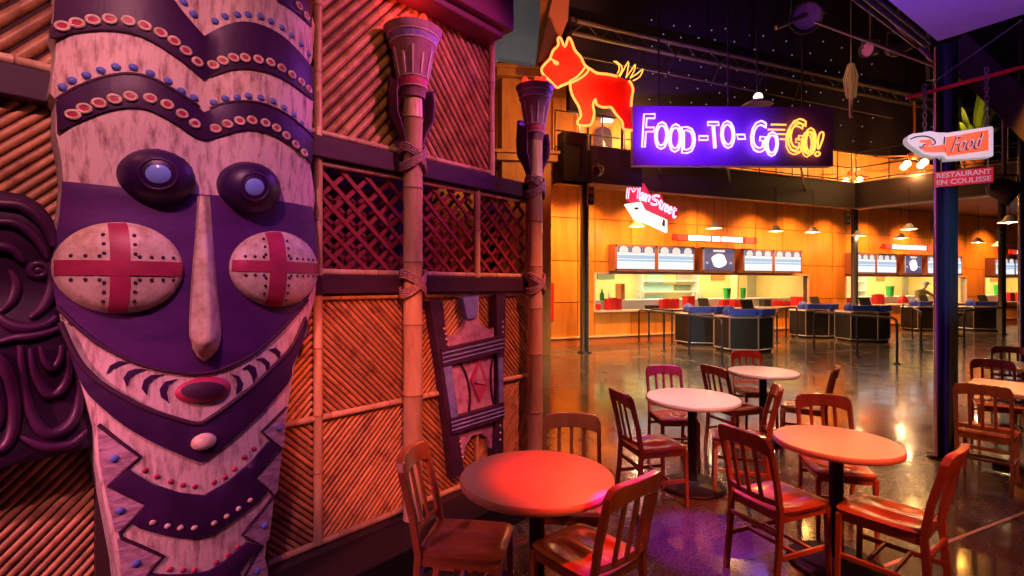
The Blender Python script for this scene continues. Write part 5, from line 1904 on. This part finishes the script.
text_on(HS, HF, 'Food', hs([(345, 306), (535, 278), (535, 190), (355, 214)]), 'sign_ink', .008, .003, .45, .012)
text_on(HS, HF, 'Food', hs([(351, 302), (541, 274), (541, 187), (361, 210)]), 'letter_white', .014, .002, .45, .0)
for px in (924.5, 986.5):
    mb = MB()
    tt = HF.hit(px, 120, -.03)[0]
    yt = 98 - (px - 906) * 46 / 174 - 1
    z1 = HF.hit(px, yt, -.03)[1]; z0 = HF.hit(px, 134 if px < 950 else 128, -.03)[1]
    k = 0; z = z0
    while z < z1 + .05:
        a = 2 * PI * k / 4
        pts = []
        for q in range(10):
            w = 2 * PI * q / 10
            off = math.cos(w) * .012
            dirv = HF.d if k % 2 == 0 else HF.nv
            p = HF.pt(tt, z + math.sin(w) * .022, -.03) + dirv * off
            pts.append(p)
        mb.tube(pts, .0045, 5, closed=True)
        z += .034; k += 1
    obj('chain', mb, M['grey_steel'], HS)
PLN = -.035
a0 = [HF.on(*q, PLN) for q in ((934.5, 186.5), (993, 181), (993, 167), (934.5, 173))]
PS = thing('name_plate', 'crimson plate below the hand shaped sign reading RESTAURANT EN COULISSE', 'sign', HF.on(963, 187, PLN), HF.rotz())
mb = MB(); mb.prism([HF.on(*q, PLN) for q in ((934, 187.5), (993.5, 182), (993.5, 167), (934, 172.5))], HF.nv * -.015); obj('plate', mb, M['sign_red'], PS)
text_on(PS, HF, 'RESTAURANT', [(936.5, 178.5), (991, 173.6), (991, 168.6), (936.5, 173.6)], 'letter_white', PLN + .001, .0015, 0, .015)
text_on(PS, HF, 'EN COULISSE', [(936.5, 185.6), (991, 180.6), (991, 175.4), (936.5, 180.4)], 'letter_white', PLN + .001, .0015, 0, .015)
mb = MB()
for px in (941, 988):
    mb.tube([HF.on(px, 172, PLN - .008), HF.on(px, 148, PLN - .008)], .005, 5)
obj('hook', mb, M['grey_steel'], PS)

# palm plant upstairs behind the column
pc = Vector(((976 - 512) / FPX * 14.5, 14.6, 4.9))
s = thing('potted_palm', 'lit green palm upstairs between the round column and the food sign', 'plant', pc, 0)
mb = MB(); mb.lathe([(.2, 0), (.28, .45), (.26, .45), (.18, .1)], pc, 14); obj('pot', mb, M['base_rail'], s)
mb = MB()
rs = random.Random(9)
for i in range(46):
    a = rs.uniform(0, 2 * PI); ln = rs.uniform(.6, 1.3); up = rs.uniform(.8, 3.0)
    u = Vector((math.cos(a), math.sin(a), 0)); v = Vector((-u.y, u.x, 0))
    base = pc + Vector((0, 0, .4))
    pts = [base + u * ln * f + Vector((0, 0, up * f - .7 * f * f)) for f in (0, .3, .6, .85, 1)]
    w = [.015, .06, .075, .05, .008]
    vs = [p + v * ww for p, ww in zip(pts, w)] + [p - v * ww for p, ww in zip(pts, w)]
    mb.add(vs, [(j, j + 1, j + 6, j + 5) for j in range(4)])
obj('leaves', mb, M['leaf'], s)
point(pc + Vector((-.9, -.6, 1.2)), (1.0, .40, .06), 55, .08)

# ---------------------------------------------------------------- cash desks
DP = [(-.60, .05), (-.02, -.26), (.60, -.02), (.60, .68), (-.60, .68)]


def desk(px, py, rz, label, sc=1.0, boxes=2):
    p = PF(px, py)
    s = thing('cash_desk', label, 'cash desk', p, rz, 'black cash desks with silver edges')
    R = Matrix.Translation(p) @ Matrix.Rotation(rz, 4, 'Z') @ Matrix.Diagonal((sc, sc, 1, 1))
    g = lambda x, y, z: R @ Vector((x, y, z))
    mb = MB(); mb.prism([g(x, y, .07) for x, y in DP], (0, 0, .80)); mb.prism([g(x * .93, y * .93 + .01, 0) for x, y in DP], (0, 0, .07)); obj('body', mb, M['desk_black'], s)
    mb = MB()
    for i in range(5):
        a, b = DP[i], DP[(i + 1) % 5]
        for z in (.08, .87):
            mb.tube([g(*a, z), g(*b, z)], .018, 6)
        mb.tube([g(*a, .08), g(*a, .87)], .018, 6)
    obj('silver_edge', mb, M['silver'], s)
    mb = MB(); mb.prism([g(x * .98, y * .98 + .01, .872) for x, y in DP], (0, 0, .03)); obj('desk_top', mb, M['desk_top'], s)
    for a, b in (((-.57, .06), (-.06, -.20)), ((.02, -.20), (.56, .0)))[:boxes]:
        mb = MB()
        a3, b3 = g(*a, 1.0), g(*b, 1.0)
        mb.beam(a3, b3, .20 * sc, .17)
        obj('blue_bin', mb, M['blue'], s, .01)
    return s, g


def till(g, x, y, label, rz):
    c = g(x, y, .904)
    s = thing('till', label, 'till', c, rz, 'tills on the cash desks')
    R = Matrix.Translation(c) @ Matrix.Rotation(rz, 4, 'Z')
    mb = MB(); mb.box((0, 0, .04), (.26, .24, .08), M=R); obj('base', mb, M['soft_black'], s, .008)
    mb = MB(); mb.beam(R @ Vector((0, 0, .07)), R @ Vector((0, .03, .22)), .05, .05); obj('neck', mb, M['soft_black'], s)
    T = R @ Matrix.Translation((0, .04, .27)) @ Matrix.Rotation(-.35, 4, 'X')
    mb = MB(); mb.box((0, 0, 0), (.34, .05, .26), M=T); obj('display', mb, M['black'], s, .01)


def desk_item(g, x, y, kind, label):
    c = g(x, y, .904)
    mb = MB()
    if kind == 'cup':
        mb.lathe([(.05, 0), (.07, .16), (.075, .16)], c, 12); nm, mt = 'cup', 'red'
    elif kind == 'napkin':
        mb.box(c + Vector((0, 0, .07)), (.14, .12, .14)); nm, mt = 'napkin_box', 'silver'
    elif kind == 'blue':
        mb.lathe([(.15, 0), (.16, .12), (.10, .22), (.03, .25)], c, 14); nm, mt = 'round_lid_bin', 'blue'
    else:
        mb.box(c + Vector((0, 0, .09)), (.16, .14, .18)); nm, mt = 'carton', 'red_dark'
    tag(obj(nm, mb, M[mt], None, .006 if kind in ('napkin', 'box') else 0), label, nm.replace('_', ' '), 'small things on the cash desks')


D_ = [(708, 345, .30, 'leftmost cash desk, right behind the second rail post', 1.0), (752, 352, .22, 'cash desk nearest the camera, beside the leftmost one', 1.0),
      (822, 338, .30, 'cash desk in the centre, left of the slim corner post', 1.0), (871, 342, .12, 'cash desk just right of the slim corner post', 1.0),
      (932, 331, .25, 'cash desk mostly hidden behind the round black column', 1.0), (990, 331, .10, 'cash desk right of the round black column', 1.0)]
for i, (px, py, rz, lb, sc) in enumerate(D_):
    s, g = desk(px, py, rz, lb, sc)
    w = lb.replace('cash desk', '').replace('  ', ' ').strip(' ,')
    till(g, .18, .38, 'black till on the ' + ['leftmost cash desk', 'nearest cash desk', 'centre cash desk', 'desk right of the corner post', 'desk behind the round column', 'desk right of the round column'][i], rz)
    nm = ['leftmost cash desk', 'nearest cash desk', 'centre cash desk', 'desk right of the corner post', 'desk behind the round column', 'desk right of the round column'][i]
    desk_item(g, -.38, .36, 'blue', 'blue round lidded bin on the ' + nm)
    desk_item(g, -.10, .36, 'cup', 'red cup on the ' + nm)
    desk_item(g, .46, .58, 'box', 'rear dark red carton beside the till on the ' + nm)
    desk_item(g, -.22, .56, 'napkin', 'rear silver napkin box on the ' + nm)
    desk_item(g, .47, .30, 'napkin' if i % 2 else 'box', ('front silver napkin box on the ' if i % 2 else 'front dark red carton on the ') + nm)


# ---------------------------------------------------------------- queue rails
def rail(points, label, z=.98, zt=None):
    s = thing('queue_rail', label, 'rail', points[0], 0, 'black tube queue rails in front of the cash desks')
    mb = MB()
    pts = []
    n = len(points)
    for i, p in enumerate(points):
        p = Vector(p)
        if i == 0 or i == n - 1:
            q = Vector(points[1] if i == 0 else points[-2])
            dd = (q - p).normalized()
            e = [p + Vector((0, 0, z - .12)), p + Vector((0, 0, z - .04)) + dd * .03, p + Vector((0, 0, z)) + dd * .12]
            pts += e if i == 0 else e[::-1]
        else:
            pts.append(p + Vector((0, 0, z)))
    mb.tube(pts, .026, 8); obj('top_tube', mb, M['steel_dark'], s)
    for i, p in enumerate(points):
        p = Vector(p)
        mb = MB(); mb.tube([p + Vector((0, 0, .02)), p + Vector((0, 0, z - (.12 if i in (0, n - 1) else 0)))], .024, 8)
        mb.lathe([(.07, 0), (.07, .015), (.03, .03)], p, 12)
        obj('post', mb, M['steel_dark'], s)


rail([PF(639, 344), PF(664, 351), PF(689, 357), PF(722, 366)], 'queue rail of four posts running from the far left towards the camera')
rail([PF(649, 343), PF(672, 345), PF(690, 346)], 'short queue rail close to the orange wall behind the first one')
rail([PF(897, 364), PF(857, 358), PF(814, 350)], 'queue rail with a rounded end left of the round black column')
rail([PF(777, 343), PF(786, 339), PF(797, 338)], 'queue rail between the nearest desk and the centre desk')
rail([PF(921, 350), PF(912, 338), PF(903, 331)], 'queue rail just left of the round black column, running to the hatches')
rail([PF(964, 347), PF(1003, 339), PF(1040, 335)], 'queue rail right of the round black column')
# little stools / side shelf between desks
for px, py, lb in ((839, 333, 'small black pedestal table beside the centre desk'), (957, 336, 'small black pedestal table right of the round column')):
    p = PF(px, py)
    mb = MB(); mb.lathe([(.22, 0), (.22, .02), (.04, .04), (.04, .6), (.10, .66), (.26, .74), (.26, .77)], p, 18)
    tag(obj('pedestal_table', mb, M['black'], None), lb, 'table')

# ---------------------------------------------------------------- worker at the middle hatch
t = BF.hit(918, 290, -.60)[0]
pb = BF.pt(t, 0, -.60)
pr = thing('person', 'person in a khaki brown jacket and grey cap leaning right at the middle hatch', 'person', pb, 0)


def skin(name, joints, edges, mats, parent, sub=2):
    me = bpy.data.meshes.new(name)
    W = WM[parent.name].inverted()
    me.from_pydata([W @ (pb + Vector(j[:3])) for j in joints], edges, [])
    me.materials.append(mats)
    o = bpy.data.objects.new(name, me)
    COL.objects.link(o)
    o.parent = parent
    sk = o.modifiers.new('skin', 'SKIN')
    sk.use_smooth_shade = True
    for i, j in enumerate(joints):
        me.skin_vertices[0].data[i].radius = (j[3], j[4] if len(j) > 4 else j[3])
    me.skin_vertices[0].data[0].use_root = True
    m = o.modifiers.new('sub', 'SUBSURF'); m.levels = sub; m.render_levels = sub
    WM[o.name] = WM[parent.name]
    return o


bodyj = [(0, 0, .98, .15, .11), (.05, 0, 1.2, .14, .10), (.14, 0, 1.42, .17, .10), (.20, -.02, 1.52, .055), (.25, -.04, 1.60, .075), (.28, -.05, 1.70, .09), (.28, -.05, 1.78, .07),
         (-.02, 0, 1.42, .06), (-.02, -.08, 1.18, .045), (.18, -.2, 1.02, .035), (.25, -.22, 1.0, .03),
         (.32, -.02, 1.40, .06), (.52, -.10, 1.25, .045), (.74, -.2, 1.12, .035), (.82, -.22, 1.1, .03),
         (-.09, 0, .90, .10), (-.09, 0, .5, .07), (-.09, 0, .1, .05), (-.09, -.15, .04, .04),
         (.09, 0, .90, .10), (.09, 0, .5, .07), (.09, 0, .1, .05), (.09, -.15, .04, .04)]
be = [(0, 1), (1, 2), (2, 3), (3, 4), (4, 5), (5, 6), (2, 7), (7, 8), (8, 9), (9, 10), (2, 11), (11, 12), (12, 13), (13, 14), (0, 15), (15, 16), (16, 17), (17, 18), (0, 19), (19, 20), (20, 21), (21, 22)]
skin('body', bodyj, be, M['skin'], pr)
jk = [(0, 0, .92, .18, .14), (.05, 0, 1.2, .17, .13), (.14, 0, 1.41, .19, .12), (.18, -.01, 1.49, .08), (-.04, 0, 1.42, .075), (-.03, -.08, 1.18, .06), (.16, -.19, 1.03, .05),
      (.33, -.02, 1.40, .075), (.52, -.10, 1.25, .06), (.70, -.18, 1.14, .05)]
skin('jacket', jk, [(0, 1), (1, 2), (2, 3), (2, 4), (4, 5), (5, 6), (2, 7), (7, 8), (8, 9)], M['brown_cloth'], pr)
mb = MB(); mb.lathe([(.115, 0), (.118, .05), (.09, .11), (.02, .13)], pb + Vector((.28, -.05, 1.70)), 16); mb.box(pb + Vector((.33, -.15, 1.71)), (.14, .12, .02))
obj('cap', mb, M['hair'], pr)


# ---------------------------------------------------------------- tables
def round_table(x, y, r, label, grp='round tables on black pedestals'):
    s = thing('round_table', label, 'table', (x, y, 0), 0, grp)
    c = Vector((x, y, 0))
    mb = MB(); mb.lathe([(r - .006, .748), (r, .742), (r, .718), (r - .006, .712)][::-1], c, 72, caps=True)
    mb2 = MB(); mb2.lathe([(.001, .7485), (r - .006, .7485), (r - .006, .747)][::-1], c, 72, caps=False, smooth=False)
    obj('edge_band', mb, M['table_edge'], s)
    obj('table_top', mb2, M['table_top'], s)
    mb = MB(); mb.lathe([(.038, .02), (.038, .70), (.12, .705), (.12, .712)], c, 24); obj('pedestal', mb, M['black'], s)
    mb = MB(); mb.lathe([(.26, 0), (.265, .012), (.24, .026), (.06, .05), (.045, .06)], c, 40); obj('base_plate', mb, M['black'], s)
    return s


round_table(.122, 2.45, .375, 'round table with a red lit top, nearest the cane wall')
round_table(1.50, 4.16, .375, 'pale round table in the middle, left of the far round table')
round_table(2.72, 5.42, .352, 'farthest round table with a pale top, behind the middle one')
round_table(1.945, 3.00, .335, 'round table with an orange red lit top at the lower right')


def square_table(cx, cy, w, rz, label, l=None):
    l = l or w
    s = thing('square_table', label, 'table', (cx, cy, 0), rz, 'orange square tables at the right edge')
    R = Matrix.Translation((cx, cy, 0)) @ Matrix.Rotation(rz, 4, 'Z')
    mb = MB(); mb.box((0, 0, .73), (w, l, .032), M=R); obj('edge_band', mb, M['table_edge'], s, .004)
    mb = MB(); mb.box((0, 0, .7475), (w - .02, l - .02, .004), M=R); obj('table_top', mb, M['table_top'], s)
    mb = MB(); mb.lathe([(.038, .02), (.038, .70), (.12, .705), (.12, .714)], (cx, cy, 0), 20); obj('pedestal', mb, M['black'], s)
    mb = MB()
    for a in (0, PI / 2):
        d = Vector((math.cos(rz + a), math.sin(rz + a), 0)) * .30
        mb.beam(Vector((cx, cy, .02)) - d, Vector((cx, cy, .02)) + d, .06, .04)
    obj('cross_foot', mb, M['black'], s, .008)


square_table(4.66, 4.42, .78, math.radians(40), 'nearer orange square table behind the lone wooden chair', 0.95)
square_table(5.98, 5.70, .78, math.radians(40), 'farther orange square table at the right edge')


# ---------------------------------------------------------------- chairs
def make_chair():
    s = thing('dining_chair', 'chair', 'chair')
    # scooped seat
    mb = MB()
    n = 18
    W, D = .205, .205

    def sq(u, v):
        return u * W * (1 - .05 * (v < 0) * v * v), v * D

    vs = []
    for j in range(n + 1):
        for i in range(n + 1):
            u, v = -1 + 2 * i / n, -1 + 2 * j / n
            r = (abs(u) ** 7 + abs(v) ** 7) ** (1 / 7) if (u or v) else 0
            m_ = max(abs(u), abs(v))
            k = m_ / r if r > 0 else 1
            uu, vv = u * k, v * k
            x, y = sq(uu, vv)
            d = math.exp(-((abs(uu) - .42) ** 2 / .09 + (vv + .12) ** 2 / .28))
            lip = -.010 * max(0, m_ - .85) / .15
            vs.append(Vector((x, y, .462 - .016 * d + lip)))
    N1 = (n + 1)
    fs = [(j * N1 + i, j * N1 + i + 1, (j + 1) * N1 + i + 1, (j + 1) * N1 + i) for j in range(n) for i in range(n)]
    mb.add(vs, fs, 0, True)
    border = [i for i in range(N1)] + [j * N1 + n for j in range(1, N1)] + [n * N1 + i for i in range(n - 1, -1, -1)] + [j * N1 for j in range(n - 1, 0, -1)]
    up = [vs[i] for i in border]
    lo = [Vector((p.x * .97, p.y * .97, .432)) for p in up]
    K = len(up)
    mb.add(up + lo, [(i, K + i, K + (i + 1) % K, (i + 1) % K) for i in range(K)], 0, True)
    mb.add(lo, [tuple(reversed(range(K)))], 0)
    obj('seat', mb, M['chair_wood'], s)
    mb = MB()
    mb.beam((-.175, .175, .412), (.175, .175, .412), .02, .04); mb.beam((-.175, -.175, .412), (.175, -.175, .412), .02, .04)
    mb.beam((-.178, -.175, .412), (-.178, .175, .412), .02, .04); mb.beam((.178, -.175, .412), (.178, .175, .412), .02, .04)
    obj('apron', mb, M['chair_wood'], s)
    for sg in (-1, 1):
        mb = MB(); mb.beam((sg * .180, .178, .43), (sg * .185, .19, 0), .034, .034, up=(0, 1, 0), w1=.026, h1=.026)
        obj('leg', mb, M['chair_wood'], s, .006)
    zb = [(0, -.235), (.22, -.205), (.44, -.190), (.62, -.220), (.80, -.268)]
    for sg in (-1, 1):
        mb = MB()
        for (z0, y0), (z1, y1) in zip(zb[:-1], zb[1:]):
            mb.beam((sg * .185, y0, z0), (sg * .185, y1, z1 + .003), .026, .036, up=(0, 1, 0))
        obj('leg', mb, M['chair_wood'], s, .005)

    def back(x, z, off=0.0):
        y = -.190 - max(0, z - .44) * .21
        return Vector((x, y - .026 * (1 - (x / .2) ** 2) + off, z))
    # top rail, rounded at both upper corners
    out_ = [(-.199, .745), (-.199, .80), (-.192, .835), (-.172, .858), (-.14, .868), (-.07, .873), (0, .874), (.07, .873), (.14, .868), (.172, .858), (.192, .835), (.199, .80), (.199, .745),
            (.165, .752), (.09, .768), (0, .772), (-.09, .768), (-.165, .752)]
    tk = .036
    upx = [.012]
    cols = []
    for k in range(25):
        x = -.199 + .398 * k / 24
        top = .874 - .006 * (x / .17) ** 2
        ax = abs(x)
        if ax > .145:
            q = (ax - .145) / .054
            top = .868 - .05 * (1 - math.sqrt(max(0, 1 - min(1, q) ** 2)))
        bot = .790 - .035 * (ax / .199) ** 2
        cols.append([back(x, top, tk / 2), back(x, top, -tk / 2), back(x, bot, -tk / 2), back(x, bot, tk / 2)])
    mb = MB()
    vs = [v for c in cols for v in c]
    fs = []
    for k in range(24):
        for q in range(4):
            fs.append((k * 4 + q, k * 4 + (q + 1) % 4, k * 4 + 4 + (q + 1) % 4, k * 4 + 4 + q))
    fs += [(3, 2, 1, 0), (96, 97, 98, 99)]
    mb.add(vs, fs, 0)
    obj('top_rail', mb, M['chair_wood'], s, .005)
    mb = MB()
    for k in range(8):
        x0, x1 = -.175 + .35 * k / 8, -.175 + .35 * (k + 1) / 8
        mb.beam(back(x0, .50, .006), back(x1, .50, .006), .018, .032)
    obj('lower_rail', mb, M['chair_wood'], s)
    for x in (-.095, -.032, .032, .095)[0:4]:
        pass
    for x in (-.085, 0, .085):
        mb = MB(); mb.beam(back(x, .50), back(x, .795), .025, .014, up=(0, 1, 0), w1=.025)
        obj('slat', mb, M['chair_wood'], s, .003)
    for sg in (-1, 1):
        mb = MB(); mb.beam((sg * .182, -.205, .20), (sg * .182, .182, .20), .018, .028); obj('stretcher', mb, M['chair_wood'], s, .004)
    for y in (-.06, .06):
        mb = MB(); mb.beam((-.18, y, .20), (.18, y, .20), .018, .022); obj('stretcher', mb, M['chair_wood'], s, .004)
    mb = MB(); mb.beam((-.18, -.203, .33), (.18, -.203, .33), .018, .028); obj('stretcher', mb, M['chair_wood'], s, .004)
    return s


CH = [  # seat centre x, y, facing degrees (0 = towards +x)
    (-.215, 2.43, -9, 'dark reddish chair left of the red table, against the cane wall', 'near'),
    (.345, 2.33, 130, 'chair with violet lit top rail in front of the red table, back to the camera', 'near'),
    (.34, 2.86, -97, 'chair with a pale pink rail tucked in behind the red table', 'near'),
    (1.10, 3.90, 14, 'reddish chair left of the middle pale table, facing right', 'mid'),
    (1.53, 4.74, -88, 'chair with magenta lit rail behind the middle pale table', 'mid'),
    (1.86, 4.10, 160, 'chair right of the middle pale table, its back leaning right', 'mid'),
    (2.28, 5.10, 20, 'brown chair left of the farthest round table', 'far'),
    (2.86, 5.88, -95, 'red chair pulled in behind the farthest round table', 'far'),
    (2.98, 5.12, 148, 'brown chair right of the farthest round table, seen edge on', 'far'),
    (2.22, 3.42, -105, 'coral chair behind the orange red table, facing the camera', 'right'),
    (1.56, 2.92, 22, 'reddish chair left of the orange red table, with a violet lit rail', 'right'),
    (2.04, 2.71, 128, 'glossy orange red chair in front of the orange red table at right', 'right'),
    (4.04, 4.25, 40, 'lone brown wooden chair seen from behind, right of the round column', 'edge'),
    (6.35, 6.35, -130, 'orange chair behind the farther square table at the right edge', 'edge'),
    (5.05, 5.20, -125, 'red brown chair between the two orange square tables', 'edge'),
]
first = None
for x, y, a, lb, g in CH:
    rz = math.radians(a - 90)
    if first is None:
        first = make_chair()
        for c_ in first.children:
            for v_ in c_.data.vertices:
                v_.co.x *= .91
        first.location = (x, y, 0); first.rotation_euler = (0, 0, rz)
        first['label'] = lb; first['group'] = 'wooden slat back chairs'
    else:
        dup(first, (x, y, 0), rz, lb, 'wooden slat back chairs')

# ---------------------------------------------------------------- ochre pillar, grey drape and coral board beyond the cane wall
GF = Frame((0, 11.9), (1, .12))
PI_ = thing('ochre_pillar', 'tall ochre wooden pillar with two ledges behind the far torch', 'pillar', GF.on(527, 350, 0), GF.rotz())
a, b = GF.hit(502, 100)[0], GF.hit(551, 100)[0]
mb = MB(); fbox(GF, mb, a, b, 0, 6.6, -1.0, 0); obj('shaft', mb, M['pillar_wood'], PI_)
mb = MB()
for z in (4.62, 6.62):
    fbox(GF, mb, a - .14, b + .14, z, z + .16, -1.1, .14); fbox(GF, mb, a - .22, b + .22, z + .16, z + .24, -1.15, .22)
obj('ledge', mb, M['pillar_wood'], PI_, .01)
mb = MB()
ring = [GF.on(x, y, .25) for x, y in [(538, 62), (552, 60), (560, 40), (568, 20), (571, -30), (556, -30), (552, 0), (545, 30)]]
mb.prism(ring, GF.nv * -.15)
tag(obj('coral_board', mb, M['skin_pink'], None), 'tall coral board rising above the ochre pillar, left of the neon dog', 'board')
mb = MB()
ring = [GF.on(x, y, .05) for x, y in [(530, 66), (540, 60), (549, 30), (556, -10), (556, -40), (520, -40), (526, 10)]]
mb.prism(ring, GF.nv * -.2)
tag(obj('timber_panel', mb, M['pillar_wood'], None), 'brown timber panel above the pillar behind the coral board', 'panel')
DFm = Frame((0, 7.2), (1, .25))
mb = MB()
ring = [DFm.on(x, y, 0) for x, y in [(470, 95), (486, 68), (500, 58), (536, 64), (540, 20), (541, -60), (440, -60), (440, 60)]]
mb.prism(ring, DFm.nv * -.12)
tag(obj('canvas_drape', mb, M['drape'], None), 'grey green canvas hanging between the plum eave and the ochre pillar', 'drape')
# low dark parapet far behind the cane wall end
mb = MB(); fbox(GF, mb, GF.hit(480, 100)[0], a - .05, 0, 4.2, -1.2, -.9); fbox(GF, mb, GF.hit(484, 100)[0], a - .05, 4.2, 5.2, -1.2, -1.12)
tag(obj('dark_partition', mb, M['dark_gap'], None), 'dark partition left of the ochre pillar behind the cane wall', 'partition')
